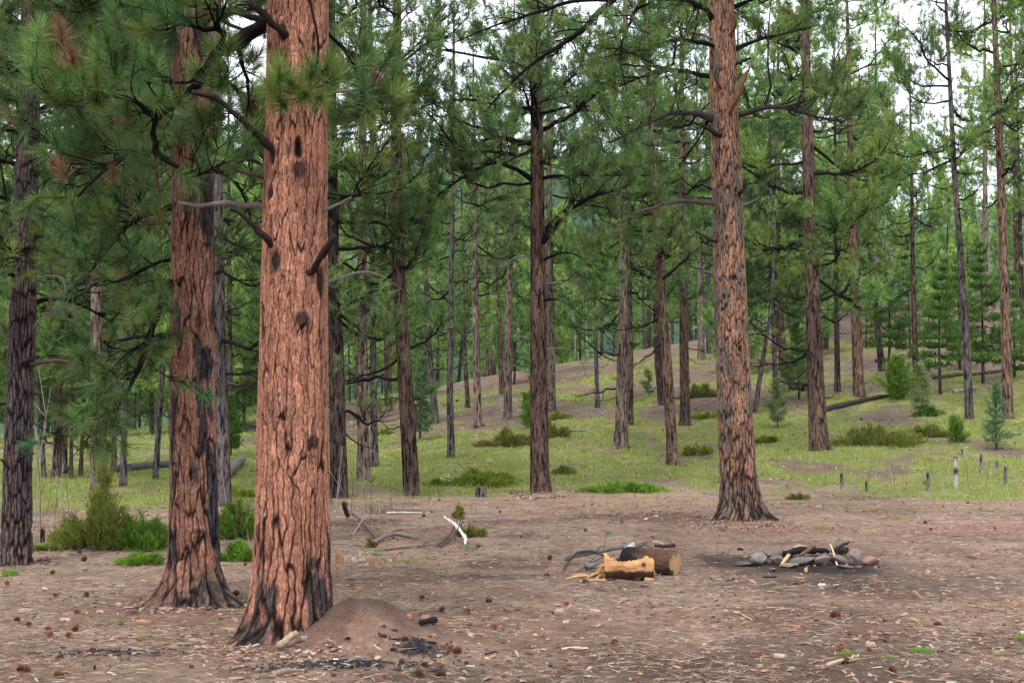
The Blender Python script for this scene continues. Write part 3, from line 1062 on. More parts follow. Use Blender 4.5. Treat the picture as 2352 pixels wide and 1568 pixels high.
def near_second():
    t = Tree(12.6, [(447, 1390), (445, 1150), (441, 900), (443, 600), (442, 300), (438, 0)], 0.2, 19, 'orange pine with black bark patches beside the stout mounded pine', seed=2)
    t.rad = lambda h: 0.214 * (1 - np.asarray(h) / 22.0) ** 0.85 + 0.03 * np.exp(-np.asarray(h) / 0.5) + 0.05 * np.exp(-np.asarray(h) / 0.16)
    D = math.radians

    def sc(u, v, w, h, dp, dk):
        p = at(u, v, 12.4)
        x = (p[0] - float(t.ax(np.array([p[2]]))[0, 0])) / 0.2
        return (-PI / 2 + math.asin(max(-0.97, min(0.97, x))), p[2] - t.zb, w, h, dp, dk)
    scars = [sc(418, 640, .04, .03, .025, .9), sc(470, 560, .035, .03, .012, .85), sc(475, 840, .04, .03, .012, .85), sc(420, 1000, .02, .03, .01, .8), sc(405, 1155, .02, .03, .012, .9), sc(470, 905, .04, .05, .005, .8), sc(455, 740, .05, .09, .0, .7), sc(455, 1220, .05, .03, .01, .7)]
    t.trunk(BARK_B, nth=130, nz=440, ztop=5.6, lobes=[(D(-150), 0.20, 0.32, 0.15), (D(-25), 0.22, 0.34, 0.15), (D(-100), 0.06, 0.3, 0.2), (D(80), 0.1, 0.4, 0.25)], scars=scars)
    for pts, R in (([(395, 1365, -.05), (375, 1380, -.1), (358, 1394, -.2)], [.06, .04, .01]), ([(495, 1362, -.05), (515, 1374, -.08), (534, 1384, -.1)], [.06, .038, .01])):
        P = []
        for i, (u, v, dy) in enumerate(pts):
            q = at(u, v, 12.6 + dy)
            P.append([q[0], q[1], gz(q[0], q[1]) + (.05, .02, -.01)[i]])
        t.branch(P, R, sides=9, n=10, col=(0.16, 0.125, 0.11), name='root')
    B = lambda pts, R, **k: t.px(pts, R, **k)
    fo = dict(twig_wood=True, ntw=4, twlen=0.28, side_sub=4)
    B([(398, 772, 0), (350, 770, -.1), (300, 776, -.2), (262, 782, -.25), (242, 792, -.3)], [.022, .02, .018, .014, .006], col=DEADC, label='dead branch with a pale broken tip')
    B([(400, 590, .05), (350, 605, .1), (300, 640, .2), (260, 650, .3)], [.02, .017, .012, .006], nsub=7, live=.35, sublen=.5, col=LIVEC, **fo)
    B([(398, 640, 0), (376, 660, -.15), (372, 700, -.2), (352, 742, -.25), (340, 790, -.3), (305, 880, -.35), (255, 945, -.4), (215, 965, -.4)], [.036, .036, .034, .03, .022, .016, .010, .006], nsub=20, live=.55, sublen=.62, t0=.25, col=LIVEC, n=20, up=-.1, **fo)
    B([(345, 770, -.3), (300, 800, -.5), (255, 850, -.6), (225, 880, -.6)], [.012, .01, .007, .004], nsub=12, live=.6, sublen=.45, col=LIVEC, up=-.1, **fo)
    B([(485, 640, .1), (505, 625, .2), (512, 622, .2)], [.02, .018, .015], col=DEADC)
    B([(485, 600, .2), (525, 575, .35), (560, 590, .45), (580, 620, .5)], [.012, .009, .006, .003], nsub=5, live=.25, sublen=.35, col=DEADC, **fo)
    B([(400, 470, 0), (330, 490, -.2), (270, 540, -.4), (210, 620, -.5)], [.03, .024, .016, .008], nsub=17, live=.75, sublen=.65, col=LIVEC, **fo)
    B([(470, 380, 0), (520, 400, -.2), (560, 440, -.2), (580, 520, -.1)], [.02, .016, .010, .006], nsub=11, live=.8, sublen=.45, col=LIVEC, **fo)
    B([(400, 330, 0), (330, 340, -.4), (250, 380, -.7), (180, 450, -.9)], [.032, .026, .018, .009], nsub=18, live=.8, sublen=.7, col=LIVEC, **fo)
    B([(400, 200, 0), (330, 160, -.3), (250, 150, -.5), (150, 180, -.7)], [.034, .026, .018, .010], nsub=19, live=.95, sublen=.7, col=LIVEC, **fo)
    B([(470, 200, .1), (520, 180, .3), (560, 220, .5), (575, 330, .5)], [.024, .018, .012, .008], nsub=10, live=.9, sublen=.5, col=LIVEC, **fo)
    B([(405, 60, 0), (330, 20, -.3), (250, 10, -.5), (180, 30, -.7)], [.034, .026, .018, .010], nsub=17, live=1, sublen=.7, col=LIVEC, **fo)
    B([(470, 60, -.1), (520, 20, -.4), (560, 10, -.5)], [.024, .018, .012], nsub=9, live=1, sublen=.5, col=LIVEC, **fo)
    t.crown(105, 0.165, 0.0052, 0.11, base=GREENS['dark'] * 1.08, brown=0.03)
    t.auto(6.0, 18.5, 24, 2.8, nsub=9, ntw=3, sublen=0.95)
    t.crown(16, 0.18, 0.011, 0.14)


near_second()


def near_left():
    t = Tree(16.3, [(38, 1292), (40, 1100), (46, 900), (60, 500), (70, 100), (73, 0)], 0.17, 18, 'dark grey-barked pine rising at the edge of the shrubs, many low limbs', seed=3)
    t.rad = lambda h: 0.172 * (1 - np.asarray(h) / 19.0) ** 0.9 + 0.015 * np.exp(-np.asarray(h) / 0.4)
    t.trunk(BARK_C, nth=96, nz=360, ztop=6.8)
    B = lambda pts, R, **k: t.px(pts, R, **k)
    fo = dict(twig_wood=True, ntw=4, twlen=0.3, side_sub=4)
    B([(70, 838, -.05), (100, 832, -.1), (135, 826, -.15), (165, 830, -.2), (188, 848, -.2)], [.026, .024, .021, .014, .006], nsub=3, live=0, sublen=.6, t0=.75, col=(.09, .065, .055), **fo)
    B([(60, 833, -.2), (82, 820, -.35), (92, 818, -.4)], [.018, .015, .012], col=DEADC)
    B([(30, 785, -.1), (12, 750, -.3), (-15, 735, -.4)], [.016, .014, .01], col=(.12, .08, .06))
    B([(40, 1060, -.2), (55, 1045, -.35), (78, 1042, -.4)], [.02, .016, .01], col=DEADC)
    B([(15, 1065, -.05), (0, 1055, -.1)], [.016, .012], col=DEADC)
    B([(25, 928, -.05), (5, 925, -.1), (-20, 935, -.1)], [.018, .015, .01], col=DEADC)
    B([(70, 770, 0), (90, 735, -.1), (115, 715, -.15), (150, 716, -.2)], [.013, .011, .009, .005], nsub=3, live=0, sublen=.4, col=GREYC, **fo)
    B([(70, 645, 0), (120, 630, -.1), (148, 640, -.2), (150, 680, -.25), (128, 722, -.25)], [.014, .012, .010, .007, .004], nsub=3, live=0, sublen=.35, col=GREYC, **fo)
    for (v0, u1, v1, u2, v2, dy, lv, ns) in ((545, 190, 565, 300, 640, -.3, .55, 16), (460, 200, 470, 330, 520, .3, .55, 16), (405, 180, 395, 320, 430, -.5, .6, 16), (375, 210, 360, 340, 350, .5, .7, 18), (300, 200, 285, 330, 300, -.3, .9, 18), (262, 190, 240, 300, 210, .8, 1, 18), (200, 200, 170, 320, 150, -.6, 1, 20), (130, 190, 100, 300, 70, .3, 1, 20), (60, 180, 20, 300, -10, -.4, 1, 18), (20, 170, -30, 280, -40, .8, 1, 16), (700, 170, 690, 260, 740, .5, .5, 10)):
        B([(72, v0, 0), ((72 + u1) / 2, (v0 + v1) / 2 - 12, dy * .4), (u1, v1, dy), (u2, v2, dy * 1.7)], [.03, .026, .018, .008], nsub=ns, live=lv, sublen=.8, col=LIVEC, **fo)
    for (v0, u1, v1, dy, lv, ns) in ((470, -60, 440, -.3, .6, 10), (385, -70, 360, .3, .7, 10), (310, -80, 300, -.5, .8, 12), (240, -60, 200, .4, 1, 12), (150, -70, 110, -.4, 1, 12), (60, -60, 30, .3, 1, 12), (640, -60, 650, -.6, .9, 12), (590, -50, 560, .3, .7, 9)):
        B([(50, v0, 0), (10, v0 - 15, dy * .4), (u1, v1, dy)], [.028, .022, .012], nsub=ns, live=lv, sublen=.7, col=LIVEC, **fo)
    # limbs reaching towards and away from the viewer
    for (v0, u1, v1, dy, lv) in ((580, 40, 600, -1.7, .9), (330, 130, 330, -1.9, .9), (180, 60, 150, -1.8, 1), (90, 150, 60, -1.7, 1), (500, 110, 520, 1.6, .6), (250, 60, 230, 1.8, 1), (120, 120, 90, 1.9, 1)):
        B([(60, v0, 0), ((60 + u1) / 2, v0 - 10, dy * .5), (u1, v1, dy)], [.028, .022, .010], nsub=14, live=lv, sublen=.75, col=LIVEC, **fo)
    t.crown(56, 0.17, 0.0075, 0.12, base=GREENS['dark'] * 1.12, brown=0.03)
    t.auto(7.2, 17.5, 24, 2.4, nsub=9, ntw=3, sublen=0.9)
    t.crown(16, 0.18, 0.011, 0.14)


near_left()


def near_right():
    t = Tree(22.5, [(1706, 1205), (1696, 1100), (1686, 900), (1671, 500), (1659, 100), (1656, 0)], 0.3, 21, 'tall tan-orange pine with a flared foot and dead stubs behind the fire ring', seed=4)
    t.rad = lambda h: 0.292 * (1 - np.asarray(h) / 25.0) ** 0.85 + 0.045 * np.exp(-np.asarray(h) / 0.5) + 0.05 * np.exp(-np.asarray(h) / 0.16)
    D = math.radians

    def sc(u, v, w, h, dp, dk):
        p = at(u, v, 22.2)
        x = (p[0] - float(t.ax(np.array([p[2]]))[0, 0])) / 0.28
        return (-PI / 2 + math.asin(max(-0.97, min(0.97, x))), p[2] - t.zb, w, h, dp, dk)
    rr = np.random.default_rng(5)
    scars = [sc(u, v, .03, .06, -.03, .85) for (u, v) in ((1695, 435), (1663, 680), (1668, 545), (1713, 720), (1700, 800), (1660, 850), (1668, 960), (1690, 640), (1655, 420), (1680, 260), (1672, 390))] + [sc(1683, 1052, .10, .012, -.02, .8), sc(1725, 1035, .05, .02, -.02, .8)]
    t.trunk(BARK_D, nth=112, nz=400, ztop=9.0, lobes=[(D(-20), 0.20, 0.35, 0.2), (D(-160), 0.14, 0.4, 0.25), (D(-90), 0.06, 0.4, 0.2)], scars=scars)
    B = lambda pts, R, **k: t.px(pts, R, **k)
    fo = dict(twig_wood=True, ntw=4, twlen=0.3, side_sub=4)
    B([(1640, 470, 0), (1600, 463, -.2), (1550, 462, -.4), (1500, 478, -.5), (1455, 490, -.6), (1410, 517, -.7)], [.038, .034, .03, .026, .02, .010], nsub=4, live=0, sublen=.7, t0=.5, col=(.085, .065, .06), label='bare grey dead limb arching out over the slope', **fo)
    B([(1640, 278, 0), (1610, 264, -.2), (1575, 258, -.4), (1540, 258, -.6), (1470, 290, -.8), (1400, 330, -1)], [.06, .05, .042, .034, .024, .012], nsub=14, live=.8, sublen=.9, t0=.35, col=(.05, .04, .038), **fo)
    B([(1655, 315, -.2), (1635, 300, -.4), (1612, 288, -.5)], [.04, .036, .03], col=DEADC)
    B([(1700, 270, 0), (1725, 255, -.1), (1760, 246, -.3), (1800, 245, -.4), (1850, 262, -.5), (1900, 275, -.6), (1935, 282, -.7)], [.055, .05, .044, .036, .026, .018, .010], nsub=24, live=.95, sublen=1.1, t0=.25, col=(.05, .042, .04), up=.6, **fo)
    B([(1678, 265, -.26), (1690, 235, -.40), (1705, 200, -.48), (1722, 152, -.5)], [.035, .038, .034, .012], col=(.16, .07, .045), label='broken reddish branch stub pointing up')
    B([(1685, 85, -.2), (1690, 60, -.35), (1688, 35, -.4)], [.03, .028, .012], col=(.13, .06, .04))
    B([(1700, 150, -.1), (1710, 140, -.2), (1724, 133, -.25)], [.028, .024, .02], col=DEADC)
    B([(1655, 205, -.25), (1645, 185, -.4), (1640, 170, -.42)], [.022, .02, .014], col=(.10, .05, .035))
    B([(1640, 60, 0), (1625, 22, -.2), (1595, 8, -.3), (1550, -6, -.4), (1480, -5, -.5)], [.055, .05, .045, .04, .03], nsub=8, live=.8, sublen=.8, t0=.5, col=LIVEC, **fo)
    B([(1640, 90, -.1), (1600, 78, -.2), (1555, 60, -.25), (1508, 40, -.3)], [.028, .025, .02, .010], nsub=3, live=0, sublen=.4, t0=.6, col=(.16, .115, .095), **fo)
    B([(1650, 562, -.1), (1620, 545, -.2), (1598, 530, -.2)], [.026, .022, .014], col=DEADC)
    B([(1645, 445, 0), (1625, 430, -.1), (1615, 425, -.1)], [.02, .017, .012], col=DEADC)
    B([(1705, 475, 0), (1725, 465, -.05), (1745, 452, -.1)], [.022, .018, .008], col=GREYC)
    B([(1705, 455, -.15), (1712, 430, -.3), (1712, 410, -.3)], [.03, .026, .014], col=DEADC)
    B([(1690, 800, -.2), (1700, 785, -.32), (1705, 775, -.3)], [.02, .016, .01], col=DEADC)
    B([(1640, 630, .1), (1600, 620, .3), (1570, 625, .4)], [.018, .014, .008], col=GREYC)
    # upper limbs with foliage: the great dark one sweeps down to the left
    B([(1650, -70, 0), (1520, -40, -.5), (1420, -5, -1.0), (1385, 20, -1.2), (1345, 62, -1.3), (1290, 105, -1.4), (1235, 135, -1.5), (1170, 195, -1.6), (1120, 250, -1.6)], [.075, .066, .06, .054, .046, .038, .030, .02, .01], nsub=25, live=.75, sublen=1.0, t0=.25, col=LIVEC, n=24, **fo)
    B([(1420, -5, -1.0), (1330, 0, -1.3), (1230, 30, -1.5), (1130, 60, -1.6), (1040, 100, -1.6)], [.04, .032, .024, .016, .008], nsub=12, live=.8, sublen=.75, col=LIVEC, **fo)
    B([(1500, -40, -.6), (1440, 60, -1.4), (1420, 130, -1.7), (1440, 210, -1.9)], [.035, .028, .018, .008], nsub=16, live=.85, sublen=.8, col=LIVEC, **fo)
    B([(1640, 180, 0), (1560, 160, .4), (1490, 170, .8), (1420, 200, 1.1)], [.045, .036, .024, .010], nsub=18, live=.9, sublen=1.0, col=LIVEC, **fo)
    B([(1690, 120, 0), (1740, 90, .4), (1800, 80, .6), (1870, 60, .8)], [.035, .028, .018, .008], nsub=14, live=.9, sublen=.8, col=LIVEC, **fo)
    B([(1690, 20, 0), (1750, -10, -.2), (1830, -20, -.4)], [.04, .03, .014], nsub=13, live=1, sublen=.9, col=LIVEC, **fo)
    B([(1645, 110, 0), (1580, 90, -.6), (1500, 100, -1.0), (1430, 130, -1.3)], [.04, .032, .02, .009], nsub=16, live=.9, sublen=.9, col=LIVEC, **fo)
    B([(1650, 230, .2), (1600, 330, 1.0), (1560, 380, 1.5)], [.03, .02, .009], nsub=12, live=.9, sublen=.8, col=LIVEC, **fo)
    t.crown(36, 0.18, 0.0135, 0.13, base=GREENS['pine'] * 0.9, brown=0.01)
    t.auto(9.0, 20.5, 26, 3.4, nsub=9, ntw=3, sublen=1.0)
    t.crown(16, 0.18, 0.012, 0.14)


near_right()


def near_centre():
    t = Tree(31.0, [(1241, 1140), (1238, 1000), (1236, 700), (1234, 400), (1232, 200), (1230, 0)], 0.21, 19, 'dark red-brown pine on the clearing edge, thick limbs spreading both ways', seed=5)
    t.trunk(nth=28, nz=120, tint=(0.120, 0.076, 0.060))
    B = lambda pts, R, **k: t.px(pts, R, **k)
    fo = dict(twig_wood=True, ntw=4, twlen=0.34, side_sub=3)
    L = LIVEC
    for pts, R, ns, lv, sl in (
        ([(1250, 560, -.1), (1270, 525, -.3), (1305, 485, -.5), (1350, 455, -.7), (1400, 440, -.8), (1440, 430, -.9)], [.07, .065, .055, .045, .032, .015], 20, .85, 1.0),
        ([(1250, 540, .1), (1275, 500, .2), (1310, 475, .3), (1360, 470, .5), (1400, 480, .6)], [.04, .036, .03, .02, .01], 12, .8, .8),
        ([(1225, 418, 0), (1200, 395, -.2), (1165, 378, -.4), (1130, 370, -.5), (1085, 395, -.6), (1035, 425, -.7), (985, 465, -.8)], [.05, .046, .042, .038, .03, .02, .01], 26, .9, 1.0),
        ([(1222, 335, 0), (1185, 320, .3), (1140, 315, .5), (1090, 330, .8), (1030, 345, 1.0), (980, 360, 1.1)], [.045, .04, .034, .028, .018, .009], 15, .85, .9),
        ([(1240, 300, -.1), (1222, 270, -.2), (1212, 235, -.3), (1200, 190, -.4)], [.04, .034, .026, .014], 12, .9, .8),
        ([(1245, 410, -.1), (1300, 400, -.4), (1360, 405, -.7), (1420, 400, -.9)], [.036, .03, .02, .01], 18, .9, 1.0),
        ([(1250, 300, 0), (1310, 270, .3), (1360, 220, .5), (1425, 180, .7)], [.045, .04, .034, .018], 18, .85, .9),
        ([(1248, 260, -.2), (1320, 240, -.6), (1390, 250, -.9), (1440, 285, -1.1)], [.036, .03, .02, .009], 18, .95, 1.0),
        ([(1250, 240, 0), (1300, 190, .3), (1340, 150, .5)], [.03, .024, .012], 12, .95, .9),
        ([(1222, 250, 0), (1150, 245, -.2), (1080, 225, -.4), (1000, 235, -.5), (930, 260, -.6)], [.04, .034, .028, .018, .008], 14, .85, .8),
        ([(1225, 170, 0), (1170, 140, .4), (1100, 130, .6), (1010, 115, .8), (950, 95, .9)], [.04, .036, .03, .022, .01], 10, .6, .7),
        ([(1250, 690, -.1), (1280, 685, -.3), (1310, 700, -.5), (1345, 735, -.7)], [.028, .022, .015, .007], 11, .7, .6),
        ([(1250, 600, -.1), (1290, 575, -.4), (1340, 590, -.6), (1380, 640, -.7)], [.03, .024, .016, .008], 12, .75, .7),
        ([(1225, 480, 0), (1213, 470, -.1), (1205, 455, -.2)], [.03, .026, .02], 0, 0, 0),
        ([(1220, 590, 0), (1190, 590, -.1), (1160, 605, -.2), (1135, 635, -.3)], [.02, .018, .012, .005], 4, 0, .5),
        ([(1250, 805, 0), (1275, 798, -.1), (1310, 802, -.2), (1335, 825, -.2), (1350, 870, -.2)], [.018, .016, .012, .008, .004], 4, 0, .5),
        ([(1250, 655, 0), (1290, 645, -.2), (1330, 660, -.3), (1350, 690, -.3)], [.018, .016, .012, .006], 4, 0, .5),
        ([(1222, 780, 0), (1185, 770, .1), (1150, 780, .1)], [.016, .012, .006], 2, 0, .4)):
        B(pts, R, nsub=ns, live=lv, **({} if ns == 0 else dict(sublen=sl, **fo)), col=L if lv else GREYC)
    t.green = GREENS['pine'] * .95
    t.auto(6.5, 11.0, 12, 2.5)
    t.crown(25, 0.185, 0.018, 0.15, base=GREENS['pine'] * 0.92)
    t.auto(11.0, 18.8, 20, 3.0, nsub=9, ntw=3, sublen=1.0)
    t.crown(16, 0.18, 0.012, 0.14)


near_centre()

# ------------------------------------------------------------------ the pines of the slope, one by one
RED, DRK, GRY, PNK, TAN = (0.140, 0.092, 0.075), (0.095, 0.070, 0.065), (0.150, 0.125, 0.123), (0.245, 0.180, 0.152), (0.205, 0.130, 0.098)
# base u, base v, width px, higher axis points, height, crown base, crown radius, tint, foliage, label
MID = [
    (946, 1138, 38, [(935, 950), (917, 650), (910, 400), (912, 0)], 18, 6.6, 2.5, RED, 'pine', 'dark red-brown pine curving left as it rises, beside a bluish fir'),
    (780, 1142, 40, [(776, 1000), (772, 800), (764, 600), (760, 200)], 18, 5.2, 2.4, DRK, 'pine', 'dark pine just behind the stout orange pine, broken stump at its foot'),
    (510, 1162, 44, [(507, 1050), (500, 800), (496, 500)], 18, 6.0, 2.3, GRY, 'dark', 'grey pine half hidden behind the orange pine with black patches'),
    (835, 1100, 29, [(833, 900), (832, 650), (833, 400)], 18, 7.5, 2.2, PNK, 'pine', 'pale pinkish-grey pine right beside a thinner grey pine'),
    (860, 1072, 18, [(858, 900), (855, 650)], 16, 6.2, 1.9, GRY, 'pine', 'thinner grey pine next to the pale pinkish pine'),
    (1037, 1050, 17, [(1033, 900), (1038, 600), (1040, 400)], 16, 8.6, 1.9, GRY, 'pine', 'slim charcoal-grey pine, smooth and slightly bowed, on the green slope'),
    (1001, 972, 17, [(990, 860), (983, 760)], 15, 5.6, 2.0, GRY, 'pine', 'small grey pine leaning left beyond the slim charcoal pine'),
    (1098, 982, 18, [(1094, 800), (1092, 680)], 16, 8.2, 2.1, PNK, 'pine', 'grey-pink pine with a low fallen branch at its foot'),
    (1166, 962, 19, [(1168, 750), (1174, 500)], 19, 10.0, 2.1, PNK, 'pine', 'straight slender pinkish pine on bare brown needles'),
    (1153, 905, 12, [(1148, 780), (1142, 650)], 17, 8.5, 2.0, RED, 'light', 'thin reddish pine leaning left behind the slender pinkish pine'),
    (1265, 946, 24, [(1264, 800), (1262, 600)], 19, 8.0, 2.4, PNK, 'pine', 'pinkish pine close behind the dark red-brown edge pine'),
    (1427, 1030, 31, [(1430, 850), (1433, 700), (1434, 550)], 17, 6.2, 2.3, PNK, 'pine', 'grey-brown pine with pale flakes standing alone on the green slope'),
    (1447, 976, 15, [(1448, 850), (1446, 650)], 16, 7.0, 1.9, RED, 'pine', 'thin red-brown pine just behind the flaky grey-brown pine'),
    (1546, 1066, 26, [(1533, 850), (1518, 650), (1507, 520)], 18, 7.6, 2.3, TAN, 'pine', 'pine leaning left with a tan trunk, on the slope above the low junipers'),
    (1574, 976, 24, [(1571, 800), (1569, 580)], 18, 8.4, 2.3, RED, 'pine', 'upright reddish pine beside the leaning tan pine'),
    (1522, 930, 20, [(1512, 830), (1507, 700)], 17, 7.0, 2.1, DRK, 'pine', 'dark pine leaning behind the two reddish ones'),
    (1611, 828, 17, [(1609, 700), (1606, 560)], 18, 8.5, 2.3, PNK, 'pine', 'pinkish pine at the crest, close to its grey twin'),
    (1628, 812, 13, [(1627, 700), (1625, 580)], 17, 8.0, 2.0, GRY, 'pine', 'grey pine at the crest, close to its pinkish twin'),
    (1372, 936, 11, [(1369, 800), (1366, 680)], 14, 6.5, 1.7, GRY, 'pine', 'thin grey pole of a pine on the brown slope'),
    (1881, 1033, 42, [(1872, 850), (1866, 650), (1857, 400), (1850, 100)], 19, 6.3, 2.9, RED, 'light', 'reddish-brown pine with grey flakes above the spreading juniper'),
    (1973, 912, 26, [(1967, 750), (1960, 560), (1955, 400)], 18, 9.0, 2.4, TAN, 'light', 'pink-brown pine upslope of the long fallen log'),
    (1924, 900, 14, [(1922, 760), (1921, 620)], 16, 8.5, 1.9, DRK, 'pine', 'thin dark pine between the two big pink-brown trunks'),
    (2026, 852, 16, [(2014, 740), (2004, 640)], 15, 6.5, 2.0, DRK, 'fir', 'dark pine leaning left on the brown upper slope'),
    (1800, 850, 19, [(1794, 760), (1789, 620)], 17, 7.0, 2.1, RED, 'dark', 'dark red pine above the bushy fir'),
    (1733, 950, 12, [(1748, 850), (1768, 730), (1775, 640)], 11, 6.0, 1.5, GRY, 'dark', 'thin grey pine leaning right behind the tall tan-orange pine'),
    (1782, 930, 13, [(1778, 800), (1774, 640)], 14, 6.0, 1.9, GRY, 'dark', 'thin straight grey pine rising behind the pale sapling'),
    (2227, 962, 19, [(2219, 780), (2207, 600), (2190, 360)], 19, 10.5, 2.2, GRY, 'light', 'slender grey pine with a long bare curving trunk'),
    (2315, 962, 25, [(2310, 750), (2303, 520), (2290, 200), (2283, 0)], 21, 11.5, 2.4, TAN, 'light', 'tall tan pine with an open crown behind the young blue-green spruce'),
    (2106, 905, 15, [(2100, 760), (2097, 600)], 14, 8.0, 1.9, RED, 'light', 'red-brown pine draped with grey dead twigs by the bright bushy conifer'),
    (2350, 800, 12, [(2346, 650), (2340, 400)], 17, 9.0, 1.9, DRK, 'light', 'dark thin pine at the top of the slope by the tall tan pine'),
    (223, 1142, 31, [(222, 950), (222, 700), (224, 500)], 18, 7.5, 2.3, PNK, 'dark', 'pinkish-tan pine standing behind the big olive juniper'),
    (130, 1096, 20, [(136, 900), (142, 700)], 17, 7.0, 2.2, RED, 'pine', 'red-brown pine beyond the dark grey low-limbed pine'),
    (147, 1086, 14, [(150, 900), (152, 750)], 16, 6.5, 2.0, RED, 'pine', 'dark reddish pine next to the red-brown one'),
    (102, 1098, 11, [(94, 980), (86, 860)], 12, 5.0, 1.7, GRY, 'pine', 'thin grey leaning pine beyond the dark grey low-limbed pine'),
    (283, 1116, 15, [(285, 950), (289, 800)], 15, 6.0, 2.0, GRY, 'pine', 'slim grey pine beside the fallen log pieces'),
    (262, 1076, 14, [(261, 950), (260, 820)], 16, 6.5, 2.0, TAN, 'pine', 'slim orange-tan pine behind the slim grey one'),
    (530, 1020, 14, [(529, 900), (527, 760)], 16, 6.5, 2.0, DRK, 'pine', 'dark slim pine seen between the two orange pines'),
    (890, 932, 13, [(888, 840), (886, 700)], 16, 6.0, 2.2, RED, 'light', 'reddish pine beyond the curving red-brown pine'),
    (1075, 936, 11, [(1070, 850), (1066, 740)], 14, 6.0, 1.8, RED, 'light', 'thin red pine between two grey ones on the slope'),
    (1660, 935, 12, [(1655, 840), (1652, 740)], 16, 7.5, 1.9, RED, 'pine', 'thin red pine peeping from behind the tall tan-orange pine'),
    (185, 1092, 9, [(190, 1000), (192, 880)], 11, 4.0, 1.5, DRK, 'pine', 'dark crooked pole pine in the shade of the far stand'),
    (163, 1100, 9, [(164, 1000), (166, 900)], 11, 4.5, 1.5, DRK, 'pine', 'dark straight pole pine in the shade of the far stand'),
]


def mid_pines():
    for k, (u, v, w, pts, H, zb, cr, tint, gr, label) in enumerate(MID):
        g = ground(u, v)
        Y = g[1]
        r = w / 2.0 / FPX * Y
        t = Tree(Y, [(u, v)] + pts, r, H, label, seed=100 + k)
        t.trunk(nth=18 if w < 22 else 24, nz=60, tint=tint)
        big = w > 24
        t.green = GREENS[gr] * t.rng.normal(1.0, .06)
        zb -= 2.0
        cr *= 1.12
        t.bias = 1.35
        t.stubs(1.2, zb + 1, 9 if big else 4, (0.10, 0.9))
        t.auto(zb - 2.4, zb, 3 if big else 2, cr * 0.8, live=0.0)
        t.auto(zb - 1.5, zb + .5, 3, cr * 0.85, live=0.3)
        t.bias = 1.8 if u in (946, 1037, 1001, 1098, 835, 860) else t.bias
        nl = {946: 18, 1037: 15, 1001: 16, 1098: 17, 780: 22, 835: 17, 860: 13, 1166: 20, 1153: 16, 1265: 24}.get(u, 27 if u < 1900 else 22)
        t.auto(zb, H - 0.3, nl, cr)


mid_pines()

# ------------------------------------------------------------------ far pines: a few models, copied
FAR_MODELS = []


def far_models():
    for k, (H, zb, cr, nl, tint, gr, r) in enumerate(((19, 5.0, 2.6, 24, RED, 'light', .19), (17, 3.8, 2.5, 24, GRY, 'light', .16), (21, 6.5, 2.5, 24, PNK, 'light', .20), (9, 0.9, 1.7, 26, DRK, 'light', .09), (12, 1.8, 2.0, 30, GRY, 'light', .12), (6, 0.5, 1.4, 22, DRK, 'pine', .07), (15, 2.4, 2.3, 28, DRK, 'light', .14))):
        t = Tree(400.0, [(1176, 1000), (1176, 700)], r, H, 'x', seed=300 + k)
        t.ax = lambda z: np.stack([np.zeros(np.shape(z)), np.zeros(np.shape(z))], -1)
        t.zb = 0.0
        t.org = np.zeros(3)
        bpy.data.objects.remove(t.e)
        t.e = None
        j = Acc()
        zs = np.concatenate([[-0.6], np.linspace(0, H, 26)])
        V, Q, c = trunk_grid(t.ax, 0, H, t.rad, 10, zs, (), None, t.seed)
        j.add(V, Q, None, np.asarray(tint))
        t.auto(zb, H - .2, nl, cr, nsub=12, ntw=4, sublen=0.9, twlen=.4, joined=j, sides=4)
        F = [np.concatenate(j.Q)]
        a = mk('trunk', np.concatenate(j.V), F, M_FBARK, None, (0, 0, 0), np.concatenate(j.C), sm=True)
        C, D = np.concatenate(t.tips), np.concatenate(t.dirs)
        V, T, c = needles(C, D, 15, 0.25, 0.046, 0.22, t.rng, GREENS[gr] * 1.45, var=.32)
        b = mk('crown', V, T, M_NEEDLE, None, (0, 0, 0), c)
        FAR_MODELS.append((a.data, b.data))
        bpy.data.objects.remove(a)
        bpy.data.objects.remove(b)


far_models()


FAR_LABELS = ['tall red-trunked pine of the far stand', 'tall grey-trunked light green pine of the far stand', 'tallest pale-trunked pine of the far stand, bare below', 'small light green bushy pine filling gaps in the far stand', 'middling light green pine leafy almost to the ground, far stand', 'smallest dark bushy pine under the far stand', 'dark-trunked pine with low crown in the far stand']
FAR_GROUPS = ['red-trunked far pines', 'grey-trunked far pines', 'pale-trunked far pines', 'small bushy far pines', 'middling leafy far pines', 'smallest far pines', 'low-crowned dark far pines']


